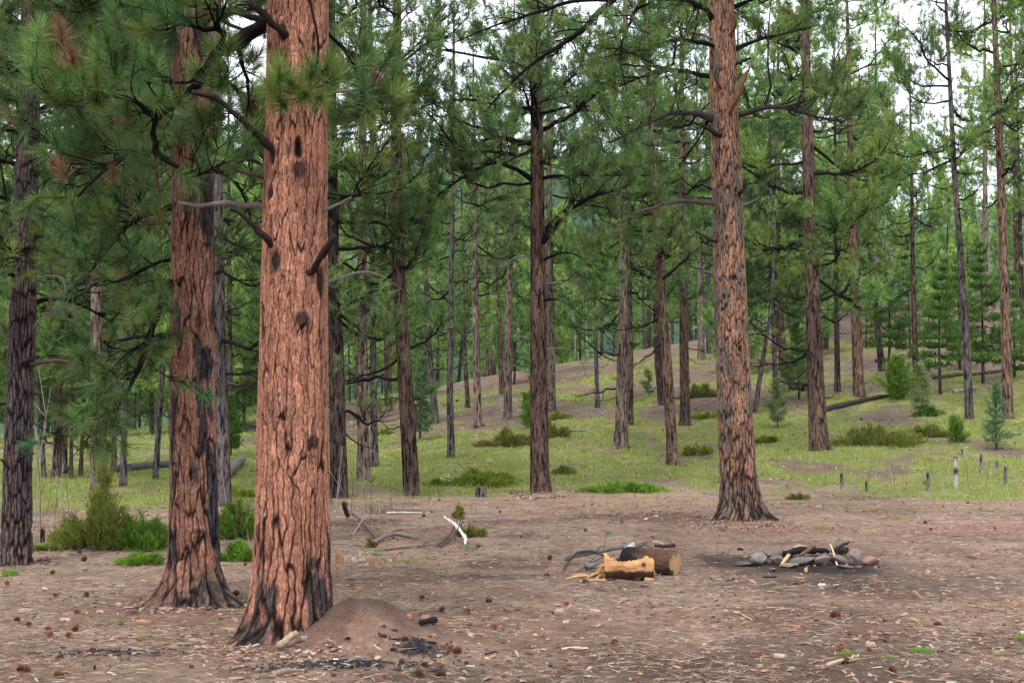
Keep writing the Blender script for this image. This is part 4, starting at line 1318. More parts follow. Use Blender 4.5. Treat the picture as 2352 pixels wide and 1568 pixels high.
def far_pines():
    rng = np.random.default_rng(77)
    made = 0
    for i in range(345):
        y = 62 + 120 * rng.random() ** 1.3
        q = rng.uniform(-0.46, 0.46)
        if i % 5 == 0:
            q = rng.uniform(-0.46, -0.08)
        if i >= 240:
            y = rng.uniform(100, 150)
            q = (-0.40 + 0.80 * (i - 240 + rng.random()) / 50) if i < 290 else (rng.uniform(-.10, .13) if i < 312 else rng.uniform(.16, .40))
            if i >= 312:
                y = rng.uniform(90, 118)
        x = q * y
        u = CU + q * FPX
        if i < 240 and u > 1700 and y < 92 and rng.random() < 0.6:
            continue
        if 1050 < u < 1650 and y < 80:
            continue
        if i < 240 and ((900 < u < 1180 and y < 150) or (2030 < u < 2200 and y < 140)) and rng.random() < .8:
            continue
        if made >= 255:
            break
        k = int(rng.choice([0, 1, 2, 4, 6, 3, 5], p=[.22, .2, .2, .14, .12, .07, .05]))
        if i >= 240:
            k = int(rng.choice([4, 6, 6, 3]))
        elif u < 760:
            k = int(rng.choice([0, 1, 2, 4, 6, 3, 5], p=[.12, .14, .1, .22, .18, .14, .1]))
        s = rng.uniform(0.82, 1.15)
        z = gz(x, y)
        kind = FAR_LABELS[k]
        e = empty('pine_tree', (x, y, z), kind, 'tree', FAR_GROUPS[k])
        e.rotation_euler = (rng.normal(0, .025), rng.normal(0, .025), rng.uniform(0, 2 * PI))
        e.scale = (s, s, s * rng.uniform(.9, 1.1))
        for nm, me in zip(('trunk', 'crown'), FAR_MODELS[k]):
            o = bpy.data.objects.new(nm, me)
            COL.objects.link(o)
            o.parent = e
        made += 1


far_pines()


def hill_forest():
    """the wooded ridge far behind: thousands of spruce tops, nobody could count them"""
    rng = np.random.default_rng(12)
    n = 5000
    x = rng.uniform(-420, 360, n)
    y = rng.uniform(430, 900, n)
    z = terrain(x, y, False)
    h = rng.uniform(9, 19, n)
    r = h * rng.uniform(.13, .2, n)
    th = np.arange(5) * 2 * PI / 5
    ring = np.stack([x[:, None] + r[:, None] * np.cos(th), y[:, None] + r[:, None] * np.sin(th), np.repeat((z + h * .1)[:, None], 5, 1) + rng.normal(0, .6, (n, 5))], -1)
    top = np.stack([x, y, z + h], -1)[:, None]
    V = np.concatenate([ring, top], 1).reshape(-1, 3)
    b = np.arange(n)[:, None] * 6
    T = np.concatenate([np.stack([b[:, 0] + k, b[:, 0] + (k + 1) % 5, b[:, 0] + 5], -1) for k in range(5)])
    c = np.repeat(np.array([0.04, 0.085, 0.04]) * rng.uniform(.6, 1.5, (n, 1)), 6, 0)
    mk('far_forest', V, T, M_LEAF, col=c, kind='stuff', label='dense conifer forest covering the distant ridge', cat='forest')


hill_forest()

# ------------------------------------------------------------------ young conifers, shrubs
def conifer(u, v, h_px, w_px, green, label, whorl=0.22, nb=6, name='fir_sapling', droop=-0.1, dens=10, nn=12, nl=0.05, wn=0.010, bare=0.12, group=None, seed=0, tint=(0.10, 0.08, 0.07), cat='tree', zfrac=0.0):
    g = ground(u, v)
    Y = g[1]
    H, Rr = h_px / FPX * Y, w_px / 2.0 / FPX * Y
    rng = np.random.default_rng(500 + seed)
    e = empty(name, g, label, cat, group)
    w = Acc()
    P = np.array([[0, 0, -0.15], [rng.normal(0, .02) * H, 0, H * .5], [rng.normal(0, .02) * H, 0, H]])
    P = resample(P, 8)
    V, Q, T = tubes(P, np.linspace(0.012 * H + 0.008, 0.004, 8), 7, True)
    mk('trunk', V, [Q, T], M_FBARK, e, (0, 0, 0), np.tile(np.array(tint), (len(V), 1)), sm=True)
    tips, dirs = [], []
    nw = max(6, int(H * (1 - bare) / whorl))
    for i in range(nw):
        f = (i + .5) / nw
        z = H * (bare + (1 - bare) * f)
        L0 = Rr * (1 - f) ** 0.8 * (0.55 + 0.45 * smooth(0, .2, f)) + 0.05
        for b in range(nb):
            a = rng.uniform(0, 2 * PI)
            L = L0 * rng.uniform(.45, 1.25) * (1 + .3 * math.sin(a * 2 + i * .7 + seed))
            PP = limb_path(rng, np.array([np.interp(z, P[:, 2], P[:, 0]), 0, z]), a, droop + 0.5 * f + rng.normal(0, .1), L, sag=.2, lift=.25, n=5, wig=.04)
            R = np.linspace(.004 + .006 * L, .003, 5)
            V, Q, T = tubes(PP, R, 3, False)
            w.add(V, Q, None, (.06, .045, .035))
            tp, dr = dress(PP, R, rng, max(4, int(dens * 1.7 * L / max(Rr, .1))), L * .4, 2, .13 + .08 * L, t0=.12, live=1, flat=.25, up=.05, bare=0)
            tips += [tp, PP[-1:]]
            dirs += [dr, norm(PP[-1:] - PP[-2:-1])]
    tips.append(np.array([[P[-1, 0], 0, H + .05]]))
    dirs.append(np.array([[0, 0, 1.0]]))
    w.build('branchwork', M_TWIG, e, kind='stuff')
    V, T, c = needles(np.concatenate(tips), np.concatenate(dirs), nn + 4, nl * 1.25, wn * 1.25, .18, rng, GREENS[green], 20, 75, .05, .2)
    mk('crown', V, T, M_NEEDLE, e, (0, 0, 0), c)
    return e


conifer(2290, 1032, 150, 80, 'blue', 'young blue-green spruce standing in the grass', whorl=.15, dens=5, nb=5, seed=1, nl=.045, wn=.012, name='spruce_sapling')
conifer(2062, 918, 95, 92, 'bright', 'bright green bushy young conifer at the fallen log', whorl=.12, dens=10, seed=2, nl=.06, wn=.014, droop=.35, bare=.02)
conifer(1835, 918, 175, 120, 'fir', 'dark green bushy fir partly behind the reddish-brown pine', whorl=.2, dens=10, seed=3, nl=.055, wn=.014)
conifer(1786, 980, 110, 64, 'pale', 'pale thin pine sapling behind the tall tan-orange pine', whorl=.18, nb=4, dens=6, seed=4, nl=.09, wn=.009)
conifer(2116, 955, 120, 60, 'pale', 'pale wispy pine sapling in front of the fallen log', whorl=.2, nb=4, dens=6, seed=5, nl=.09, wn=.009)
conifer(2258, 882, 330, 150, 'fir', 'tall dark fir with drooping tiers of branches', whorl=.32, dens=13, seed=6, nl=.07, wn=.02, droop=-.3, bare=.16)
conifer(2160, 905, 300, 120, 'fir', 'green fir with a thin grey trunk', whorl=.34, dens=11, seed=7, nl=.07, wn=.02, droop=-.25, bare=.2)
conifer(2040, 870, 290, 120, 'fir', 'shaded fir behind the bright bushy conifer', whorl=.36, dens=10, seed=8, nl=.07, wn=.02, droop=-.25, bare=.25)
conifer(2330, 868, 240, 120, 'fir', 'fir on the slope between the tall tan pine and the dark thin pine', whorl=.34, dens=10, seed=21, nl=.07, wn=.02, droop=-.25, bare=.08)
conifer(2205, 850, 260, 120, 'fir', 'upslope fir between the slender grey pine and the drooping fir', whorl=.36, dens=10, seed=22, nl=.07, wn=.02, droop=-.25, bare=.1)
conifer(2090, 822, 240, 130, 'fir', 'upslope fir behind the red-brown twiggy pine', whorl=.36, dens=10, seed=23, nl=.07, wn=.02, droop=-.2, bare=.1)
conifer(1990, 800, 120, 90, 'light', 'short light green fir high on the brown slope', whorl=.3, dens=9, seed=24, nl=.07, wn=.02, droop=-.1, bare=.05)
conifer(1700, 850, 130, 80, 'fir', 'small fir at the crest behind the tall tan-orange pine', whorl=.3, dens=9, seed=25, nl=.07, wn=.02, droop=-.1, bare=.05)
conifer(965, 1012, 190, 78, 'blue', 'bluish young fir tucked against the curving red-brown pine', whorl=.2, dens=9, seed=9, nl=.06, wn=.014, droop=-.1)
conifer(530, 1045, 140, 60, 'fir', 'young fir between the two orange pines', whorl=.2, dens=8, seed=10, nl=.06, wn=.014)
conifer(1215, 985, 85, 50, 'bright', 'small bright green sapling by the grey-brown juniper', whorl=.16, nb=4, dens=6, seed=11, nl=.07, wn=.012)
conifer(236, 1215, 150, 74, 'olive', 'yellow-green juniper spire growing up through the olive shrub', whorl=.12, nb=5, dens=5, seed=12, nl=.035, wn=.007, droop=.7, bare=.0, name='juniper_sapling')
conifer(722, 1000, 60, 40, 'light', 'little light green sapling beyond the stout orange pine', whorl=.16, nb=4, dens=6, seed=13, nl=.07, wn=.012)
conifer(1490, 910, 60, 40, 'light', 'thin green sapling on the brown slope', whorl=.2, nb=3, dens=5, seed=14, nl=.07, wn=.012)
conifer(2195, 1015, 58, 44, 'bright', 'tiny green sapling at the end of the spreading juniper', whorl=.12, nb=4, dens=6, seed=15, nl=.05, wn=.012)
conifer(700, 860, 120, 80, 'light', 'small fir in the light between the pines', whorl=.3, dens=8, seed=16, nl=.07, wn=.02)


def juniper(u, v, w_px, h_px, green, label, seed=0, dens=1.0, dep=0.7, brown=0.02, nl=0.035, wn=0.008, up=0.9):
    """low spreading shrub: woody fans from the root, sprays over a lumpy mound"""
    g = ground(u, v)
    Y = g[1]
    a, hh = w_px / 2.0 / FPX * Y, h_px / FPX * Y
    b = a * dep
    rng = np.random.default_rng(700 + seed)
    e = empty('juniper_shrub', g, label, 'shrub', None)
    n = int(dens * min(1500, 320 + 650 * (a * b) / .25)) * (2 if g[1] < 20 and w_px > 70 else 1)
    full = g[1] < 20 and w_px > 70 and h_px > 60
    nf = max(7, int(9 + 10 * a)) * (2 if full else 1)
    fp = rng.uniform(0, 2 * PI, nf)
    fr = np.sqrt(rng.random(nf)) * 1.05
    fh = hh * np.clip(1 - .7 * fr ** 2, .2, 1) * (rng.uniform(.7, 1.1, nf) if full else rng.uniform(.35, 1.1, nf))
    fi = rng.integers(0, nf, n)
    fs = (0.16 + .30 / math.sqrt(nf)) * rng.uniform(.6, 1.3, nf)
    x = a * (fr[fi] * np.cos(fp[fi]) + rng.normal(0, 1, n) * fs[fi] * .7)
    y = b * (fr[fi] * np.sin(fp[fi]) + rng.normal(0, 1, n) * fs[fi] * .7)
    dd = np.hypot((x / a - fr[fi] * np.cos(fp[fi])), (y / b - fr[fi] * np.sin(fp[fi]))) / (fs[fi] + 1e-6)
    ph, rr = np.arctan2(y / b, x / a), np.hypot(x / a, y / b)
    top = fh[fi] * np.clip(1.05 - .35 * dd ** 1.5, .1, 1)
    z = top * np.clip(1 - rng.exponential(.22, n), .08, 1.05)
    zg = terrain(x + g[0], y + g[1]) - g[2]
    C = np.stack([x, y, z + zg + .03], -1)
    D = norm(np.stack([np.cos(ph) * rr + rng.normal(0, .35, n), np.sin(ph) * rr + rng.normal(0, .35, n), np.full(n, up) + rng.normal(0, .3, n)], -1))
    fcol = rng.normal(1, .16, nf)[fi][:, None]
    kk = max(1.0, Y / 20.0)
    V, T, c = needles(C, D, 14, nl * 1.7 * kk ** .5, wn * kk ** .7, .14, rng, GREENS[green] * fcol * np.ones((n, 3)), 12, 55, 0, .25, brown)
    mk('foliage', V, T, M_NEEDLE, e, (0, 0, 0), c)
    k = max(10, int(n * .06))
    s = np.linspace(0, 1, 5)
    tgt = C[rng.choice(n, k, replace=False)]
    st = np.stack([tgt[:, 0] * .25, tgt[:, 1] * .25, np.interp(0, [0, 1], [0, 1]) * tgt[:, 0] - .02], -1)
    P = st[:, None] * (1 - s)[None, :, None] + tgt[:, None] * s[None, :, None]
    P[..., 2] -= 0.12 * hh * np.sin(PI * s)
    P += rng.normal(0, .012, P.shape)
    V, Q, T = tubes(P, np.linspace(.010, .003, 5)[None].repeat(k, 0), 4, False)
    mk('stem_tangle', V, Q, M_TWIG, e, (0, 0, 0), np.tile(np.array([.075, .05, .04]), (len(V), 1)), kind='stuff')
    return e


juniper(228, 1258, 190, 150, 'olive', 'big olive-green juniper shrub behind the black-patched pine', 1, 1.2)
juniper(335, 1262, 130, 95, 'bright', 'bright green juniper merging with the big olive shrub', 2, 1.1)
juniper(335, 1296, 100, 26, 'bright', 'low bright juniper mat in front of the olive shrub', 3)
juniper(545, 1236, 100, 110, 'bright', 'bright juniper with an orange-brown dead patch between the orange pines', 4, 1.1, brown=.12)
juniper(545, 1286, 90, 48, 'bright', 'small bright juniper low between the orange pines', 5)
juniper(552, 1140, 76, 26, 'moss', 'low yellow-green juniper beyond the gap between the orange pines', 6)
juniper(1120, 1112, 200, 38, 'moss', 'long bright juniper mat left of the dark red-brown pine', 7, 1.0, .5)
juniper(1000, 1116, 50, 20, 'bright', 'small dark green juniper clump by bleached sticks', 8)
juniper(1440, 1130, 180, 30, 'bright', 'wide green juniper mat along the clearing edge', 9, 1.0, .35)
juniper(1292, 1088, 66, 18, 'olive', 'small olive juniper right of the dark red-brown pine', 10)
juniper(1170, 1022, 120, 46, 'olive', 'thin grey-green juniper with bare stems on the slope', 11, .7, .6, .25)
juniper(1270, 1005, 90, 40, 'olive', 'grey-green juniper behind the dark red-brown pine', 12, .8, .6, .15)
juniper(2010, 1020, 210, 46, 'olive', 'broad dark juniper spreading below the fallen log', 13, 1.0, .5)
juniper(2140, 1002, 110, 34, 'olive', 'tail end of dark juniper running up the slope', 14, .9, .5)
juniper(1605, 912, 84, 36, 'olive', 'dark juniper mound on the brown upper slope', 15, .9, .6)
juniper(1600, 1042, 70, 22, 'moss', 'mossy juniper patch left of the tall tan-orange pine', 16)
juniper(1765, 1015, 60, 24, 'moss', 'mossy juniper patch right of the tall tan-orange pine', 17)
juniper(1620, 960, 60, 16, 'moss', 'little mossy mat above the juniper patch', 18)
juniper(1285, 962, 50, 16, 'moss', 'narrow mossy mat on the brown slope', 19)
juniper(2140, 955, 70, 24, 'fir', 'dark green low shrub by the log end', 20)
juniper(1076, 1232, 74, 40, 'olive', 'straggling juniper behind the white knobbly branch', 21, .8, .7, .12)
juniper(1056, 1192, 26, 30, 'olive', 'single upright juniper sprig above the white branch', 22, .8, .7, .1)
juniper(852, 1258, 26, 14, 'olive', 'tiny orange-green juniper sprig among fallen sticks', 23, .7, .7, .5)
juniper(880, 998, 44, 12, 'moss', 'flat green shrub beyond the curving red-brown pine', 24)
juniper(105, 1265, 70, 14, 'bright', 'low green plants at the foot of the dark grey pine', 25, .8, .5)
juniper(1835, 1148, 50, 14, 'olive', 'small olive shrub at the clearing edge right of the tall pine', 26, .8, .5)

# ------------------------------------------------------------------ grass, litter
def blades(x, y, h, w, lean, rng, cols, base_z=None):
    n = len(x)
    z = terrain(x, y) if base_z is None else base_z
    a = rng.uniform(0, PI, n)
    wx, wy = np.cos(a) * w / 2, np.sin(a) * w / 2
    la = rng.uniform(0, 2 * PI, n)
    tipx, tipy = x + np.cos(la) * lean * h, y + np.sin(la) * lean * h
    V = np.stack([np.stack([x - wx, y - wy, z - .01], -1), np.stack([x + wx, y + wy, z - .01], -1), np.stack([tipx, tipy, z + h], -1)], 1)
    return V.reshape(-1, 3), np.arange(n * 3).reshape(-1, 3), np.repeat(cols, 3, 0)


def pick(rng, n, *cols):
    p = np.array([c[0] for c in cols])
    i = rng.choice(len(cols), n, p=p / p.sum())
    return np.array([c[1] for c in cols])[i] * rng.uniform(.65, 1.35, (n, 1))


def hill_grass():
    rng = np.random.default_rng(21)
    n = 330000
    y = np.exp(rng.uniform(math.log(22), math.log(95), n))
    x = rng.uniform(-.42, .42, n) * y
    keep = rng.random(n) < green_mask(x, y) * (0.35 + 0.75 * (fbm(x / .35, y / .35, o=2, seed=91) > -0.12))
    x, y = x[keep], y[keep]
    n = len(x)
    tuft = fbm(x / .6, y / .9, o=3, seed=92)
    h = rng.uniform(.02, .095, n) * np.clip(1 + 1.5 * tuft, .35, 2.2) * (1 + (y - 30) / 80)
    w = rng.uniform(.010, .022, n) * y / 32
    c = pick(rng, n, (4, (.24, .31, .058)), (3, (.18, .28, .050)), (2, (.30, .33, .085)), (1.6, (.38, .32, .18)), (.5, (.13, .20, .04))) * (1 + .35 * tuft[:, None])
    V, T, c = blades(x, y, h, w, rng.uniform(.1, .8, n), rng, c)
    mk('hillside_grass', V, T, M_LEAF, col=c, kind='stuff', label='short yellow-green grass and ground cover on the slope', cat='grass')
    # taller dry stalks along the clearing edge and beyond the shrubs
    n = 9000
    y = rng.uniform(17, 38, n)
    x = rng.uniform(-.40, .40, n) * y
    d = fbm(x / 1.5, y / 1.5, o=3, seed=95)
    keep = (d > .08) & ((y > 27) | (x < -3.2 + .12 * (y - 18)))
    x, y = x[keep], y[keep]
    n = len(x)
    c = pick(rng, n, (3, (.42, .34, .20)), (1, (.30, .22, .13)), (1, (.20, .22, .07)))
    V, T, c = blades(x, y, rng.uniform(.08, .30, n), np.full(n, .008), rng.uniform(.1, .6, n), rng, c)
    mk('dry_grass', V, T, M_LEAF, col=c, kind='stuff', label='straw-coloured dry grass stalks at the edge of the clearing', cat='grass')
    # sparse green shoots in the clearing
    n = 2600
    y = np.exp(rng.uniform(math.log(8.3), math.log(30), n))
    x = rng.uniform(-.40, .40, n) * y
    keep = fbm(x / .5, y / .7, o=3, seed=97) > .22
    x, y = x[keep], y[keep]
    n = len(x)
    c = pick(rng, n, (2, (.18, .25, .06)), (1, (.24, .27, .12)))
    V, T, c = blades(x, y, rng.uniform(.02, .06, n), np.full(n, .006), rng.uniform(.2, .9, n), rng, c)
    mk('sparse_grass', V, T, M_LEAF, col=c, kind='stuff', label='sparse young green shoots pushing through the needles', cat='grass')


hill_grass()


def litter():
    rng = np.random.default_rng(22)
    n = 90000
    y = np.exp(rng.uniform(math.log(7.6), math.log(30), n))
    x = rng.uniform(-.42, .42, n) * y
    d = fbm(x / .7, y / .9, o=3, seed=61)
    keep = (rng.random(n) < .55 + .8 * d) & (np.hypot(x - MOUND[0], (y - MOUND[1]) * 1.1) > .55) & (np.hypot(x - FIRE[0], y - FIRE[1]) > .9 + .5 * rng.random(n))
    x, y = x[keep], y[keep]
    n = len(x)
    z = terrain(x, y)
    L = rng.uniform(.05, .15, n)
    a = rng.uniform(0, 2 * PI, n)
    w = .0013 * np.maximum(1, y / 10)
    dx, dy = np.cos(a), np.sin(a)
    p0 = np.stack([x - dx * L / 2 - dy * w, y - dy * L / 2 + dx * w, z + .010 + rng.uniform(0, .01, n)], -1)
    p1 = np.stack([x - dx * L / 2 + dy * w, y - dy * L / 2 - dx * w, z + .010 + rng.uniform(0, .01, n)], -1)
    p2 = np.stack([x + dx * L / 2, y + dy * L / 2, z + .008 + rng.uniform(0, .03, n)], -1)
    V = np.stack([p0, p1, p2], 1).reshape(-1, 3)
    c = np.repeat(pick(rng, n, (4, (.36, .255, .185)), (2.5, (.27, .165, .115)), (.9, (.38, .30, .225)), (2.4, (.13, .09, .072)), (.6, (.30, .28, .26))), 3, 0)
    mk('needle_litter', V, np.arange(n * 3).reshape(-1, 3), M_CHIP, col=c, kind='stuff', label='fallen brown pine needles strewn over the clearing', cat='litter')

    # bark flakes, wood crumbs and pebbles
    n = 9500
    y = np.exp(rng.uniform(math.log(7.6), math.log(34), n))
    x = rng.uniform(-.42, .42, n) * y
    d = fbm(x / .9, y / 1.2, o=3, seed=63)
    boost = np.exp(-(np.hypot(x - at(860, 1285, 16.6)[0], (y - 16.6) / 2) / 1.3) ** 2)
    keep = rng.random(n) < .45 + .9 * d + .6 * boost
    x, y = x[keep], y[keep]
    n = len(x)
    nh = 4200
    yh = np.exp(rng.uniform(math.log(33), math.log(92), nh))
    xh = rng.uniform(-.40, .40, nh) * yh
    x, y, n = np.concatenate([x, xh]), np.concatenate([y, yh]), n + nh
    for (bu, bv, rad_, m) in ((672, 1478, .42, 700), (447, 1388, .36, 700), (38, 1292, .30, 300), (1706, 1205, .48, 600), (1241, 1140, .40, 250)):  # bark flakes ringed round trunk feet, added to stand in for contact shading
        g0 = ground(bu, bv)
        th_ = rng.uniform(0, 2 * PI, m)
        rr_ = rad_ * (0.75 + rng.exponential(.35, m))
        x, y, n = np.concatenate([x, g0[0] + rr_ * np.cos(th_)]), np.concatenate([y, g0[1] + .1 + rr_ * np.sin(th_)]), n + m
    off = np.hypot(x - MOUND[0], y - MOUND[1]) > .62 * rng.uniform(.7, 1.1, n)
    x, y = x[off], y[off]
    n = len(x)
    box = np.array([[-1, -1, 0], [1, -1, 0], [1, 1, 0], [-1, 1, 0], [-.7, -.7, 1], [.8, -.6, 1], [.6, .8, 1], [-.8, .6, 1]], float)
    sz = np.stack([rng.gamma(2, .0065, n) + .004, rng.gamma(2, .0035, n) + .003, rng.uniform(.003, .013, n)], -1) * np.clip(y / 20, 1, 3)[:, None]
    P = (box[None] + rng.normal(0, .22, (n, 8, 3))) * sz[:, None]
    a = rng.uniform(0, 2 * PI, n)
    ca, sa = np.cos(a)[:, None], np.sin(a)[:, None]
    X = P[..., 0] * ca - P[..., 1] * sa + x[:, None]
    Yv = P[..., 0] * sa + P[..., 1] * ca + y[:, None]
    Z = P[..., 2] + terrain(x, y)[:, None] + .006 + P[..., 0] * rng.normal(0, .25, (n, 1))
    V = np.stack([X, Yv, Z], -1).reshape(-1, 3)
    q = np.array([[0, 1, 5, 4], [1, 2, 6, 5], [2, 3, 7, 6], [3, 0, 4, 7], [4, 5, 6, 7]])
    Q = (q[None] + np.arange(n)[:, None, None] * 8).reshape(-1, 4)
    firefar = np.hypot(x - FIRE[0], y - FIRE[1])
    c = pick(rng, n, (3, (.14, .085, .062)), (2, (.34, .23, .155)), (.6, (.38, .29, .21)), (1.5, (.22, .115, .075)), (.5, (.33, .30, .28)), (1.2, (.06, .045, .042)), (.35, (.34, .19, .11)))
    c = np.where((firefar < 1.0)[:, None] & (rng.random(n) < .7)[:, None], np.array([.03, .028, .03]), c)
    mk('bark_crumbs', V, Q, M_CHIP, col=np.repeat(c, 8, 0), kind='stuff', label='crumbs of bark, wood and gravel scattered over the clearing', cat='litter')

    # charcoal flakes at the foot of the mound
    n = 900
    k = rng.choice(4, n, p=[.5, .15, .2, .15])
    ctr = np.array([ground(u, v)[:2] for (u, v) in ((820, 1527), (960, 1490), (255, 1500), (640, 1535))])[k]
    sp = np.array([[.26, .09], [.13, .14], [.22, .09], [.22, .09]])[k] * np.random.default_rng(6).uniform(.3, 1.2, (n, 1))
    x, y = ctr[:, 0] + rng.normal(0, 1, n) * sp[:, 0], ctr[:, 1] + rng.normal(0, 1, n) * sp[:, 1]
    P = (box[None] + rng.normal(0, .25, (n, 8, 3))) * np.stack([rng.gamma(2, .005, n) + .003, rng.gamma(2, .004, n) + .003, rng.uniform(.003, .012, n)], -1)[:, None]
    V = np.stack([P[..., 0] + x[:, None], P[..., 1] + y[:, None], P[..., 2] + terrain(x, y)[:, None] + .006], -1).reshape(-1, 3)
    Q = (q[None] + np.arange(n)[:, None, None] * 8).reshape(-1, 4)
    c = np.repeat(np.array([.022, .021, .024]) * rng.uniform(.6, 2.2, (n, 1)), 8, 0)
    mk('charcoal_flakes', V, Q, M_CHIP, col=c, kind='stuff', label='black charcoal crumbs at the foot of the dirt mound', cat='charcoal')


litter()


def grass_tuft(u, v, w_px, h_px, col, label, seed):
    g = ground(u, v)
    rng = np.random.default_rng(900 + seed)
    k = g[1] / FPX
    n = int(60 + w_px * 5)
    a = w_px / 2 * k
    x, y = g[0] + rng.normal(0, .45, n) * a, g[1] + rng.normal(0, .45, n) * a * .9
    h = h_px * k * rng.uniform(.5, 1.2, n)
    c = np.asarray(col) * rng.uniform(.7, 1.35, (n, 1))
    V, T, c = blades(x, y, h, np.full(n, .007), rng.uniform(.1, .7, n), rng, c)
    mk('grass_tuft', V, T, M_LEAF, None, g, c, label=label, cat='grass', kind='stuff')


for i, (u, v, w, h, c, lb) in enumerate((
    (22, 1322, 46, 16, (.14, .26, .035), 'vivid green grass tuft before the dark grey pine'),
    (940, 1290, 62, 10, (.27, .31, .09), 'flat yellow-green grass patch between the sticks and the mound'),
    (1398, 1226, 22, 8, (.17, .27, .07), 'small green tuft in the open needles beyond the split log'),
    (2118, 1500, 56, 13, (.15, .30, .05), 'brightest green grass tuft near the lone pine cones'),
    (1945, 1505, 40, 10, (.19, .29, .07), 'thin green tuft beside a red-brown cone'),
    (2345, 1470, 26, 10, (.17, .28, .05), 'green tuft at the edge of the bare dirt'),
    (865, 1275, 34, 10, (.22, .29, .16), 'bluish pale tuft by the fallen sticks'),
    (1080, 1262, 30, 9, (.20, .27, .14), 'bluish green tuft below the white knobbly branch'),
    (1098, 1275, 32, 8, (.22, .29, .18), 'pale bluish tuft near the white knobbly branch'),
    (535, 1392, 30, 8, (.16, .24, .11), 'dark green moss tuft at the black-patched pine foot'),
    (570, 1378, 34, 14, (.22, .25, .12), 'wispy grass tuft between the two orange pines'),
    (1050, 1408, 44, 9, (.27, .30, .18), 'pale grey-green tuft by a cone in the open'),
    (225, 1425, 46, 8, (.26, .29, .17), 'flat pale green patch in the needles before the olive shrub'),
    (350, 1452, 46, 7, (.27, .30, .15), 'flat grey-green patch behind the charcoal streak'),
    (275, 1435, 14, 14, (.18, .28, .06), 'tiny upright green shoot near the flat pale patch'),
    (2040, 1512, 26, 9, (.18, .28, .06), 'small green tuft right of the red-brown cone'),
    (955, 1548, 36, 12, (.22, .27, .13), 'grey-green tuft in front of the charcoal edge'),
    (1880, 1215, 60, 7, (.24, .27, .09), 'thin grass strip beside the flared pine foot'),
    (2060, 1190, 70, 7, (.24, .27, .09), 'thin grass strip on the clearing behind the fire ring'))):
    grass_tuft(u, v, w, h, c, lb, i)

# ------------------------------------------------------------------ pine cones
def cone_mesh():
    rng = np.random.default_rng(3)
    A = Acc()
    L, R = 0.080, 0.026
    s = np.linspace(0, 1, 9)
    P = np.stack([np.zeros(9), np.zeros(9), s * L], -1)
    prof = np.sin(PI * np.clip(s * .86 + .10, 0, 1)) ** .7
    V, Q, T = tubes(P, R * .62 * prof, 10, True)
    A.add(V, Q, T, (.05, .026, .018))
    n = 84
    for i in range(n):
        f = (i + .5) / n
        th = i * 2.39996
        z = L * (.03 + .93 * f)
        r = R * math.sin(PI * min(1, f * .86 + .10)) ** .7
        o = np.array([math.cos(th), math.sin(th), 0])
        tdir = np.array([-math.sin(th), math.cos(th), 0])
        upv = np.array([0, 0, 1.0])
        el = -.3 + 1.2 * f
        od = o * math.cos(el) + upv * math.sin(el)
        b = o * r * .5 + upv * z
        ln = R * .62 * (.75 + .5 * math.sin(PI * f))
        wd = .0085 * (.6 + .6 * math.sin(PI * f))
        nn = np.cross(tdir, od)
        tip = b + od * (ln + r * .25)
        mid = b + od * (ln * .7 + r * .2)
        V = np.array([b - tdir * wd * .4, b + tdir * wd * .4, mid + tdir * wd, mid - tdir * wd, tip + nn * .003, mid - nn * .0045])
        A.add(V, None, [[0, 1, 5], [1, 2, 5], [0, 5, 3], [2, 4, 5], [4, 3, 5], [0, 1, 2], [0, 2, 3], [3, 2, 4]], np.array([.20, .095, .055]) * rng.uniform(.6, 1.4) * np.array([[.5], [.5], [1.1], [1.1], [1.5], [.8]]))
    return A


_c = cone_mesh().build('pine_cone', M_CONE)
CONE_ME = _c.data
bpy.data.objects.remove(_c)
CONES = [(38, 1546), (125, 1556), (14, 1343), (115, 1320), (133, 1372), (200, 1372), (183, 1409), (32, 1428), (61, 1440), (106, 1451), (110, 1465), (166, 1452), (166, 1462), (219, 1497), (188, 1290), (177, 1271),
         (967, 1379), (1129, 1385), (1298, 1391), (1068, 1408), (1011, 1407), (1132, 1443), (1093, 1259), (977, 1187), (1146, 1178), (1425, 1200), (1201, 1235), (1348, 1220), (1001, 1557), (958, 1556), (1261, 1286), (1260, 1324),
         (1909, 1421), (1996, 1497), (1928, 1493), (2284, 1215), (2128, 1204), (2141, 1218), (2226, 1156), (2145, 1439), (1948, 1463), (1740, 1510), (2059, 1550), (1951, 1521), (1420, 1480), (560, 1300), (800, 1160), (850, 1170), (1010, 1150)]
NEARCONES = [(1339, 1340, 'dark red pine cone among pale splinters before the split log'), (1470, 1333, 'round brown pine cone touching the split log'), (1537, 1321, 'pine cone under the cut end of the round log'), (534, 1370, 'pine cone propped at the root tip of the black-patched pine'), (1027, 1497, 'big brown pine cone by the right edge of the dirt mound'), (1041, 1502, 'smaller brown cone lying against the big one by the dirt mound')]


def cones():
    rng = np.random.default_rng(8)
    for i, c in enumerate(CONES + NEARCONES):
        g = ground(c[0], c[1])
        lb = c[2] if len(c) > 2 else 'brown open pine cone lying in the clearing litter'
        o = bpy.data.objects.new('pine_cone', CONE_ME)
        COL.objects.link(o)
        s = rng.uniform(.52, .78)
        if c[:2] in ((38, 1546), (1909, 1421)):
            s = 1.0
        o.scale = (s * 1.12, s * 1.12, s)
        o.rotation_euler = (math.radians(rng.uniform(58, 100)), 0, rng.uniform(0, 2 * PI))
        o.location = (g[0], g[1], g[2] + .026 * s)
        tag(o, lb, 'pine cone', None if len(c) > 2 else 'pine cones scattered over the clearing')


cones()

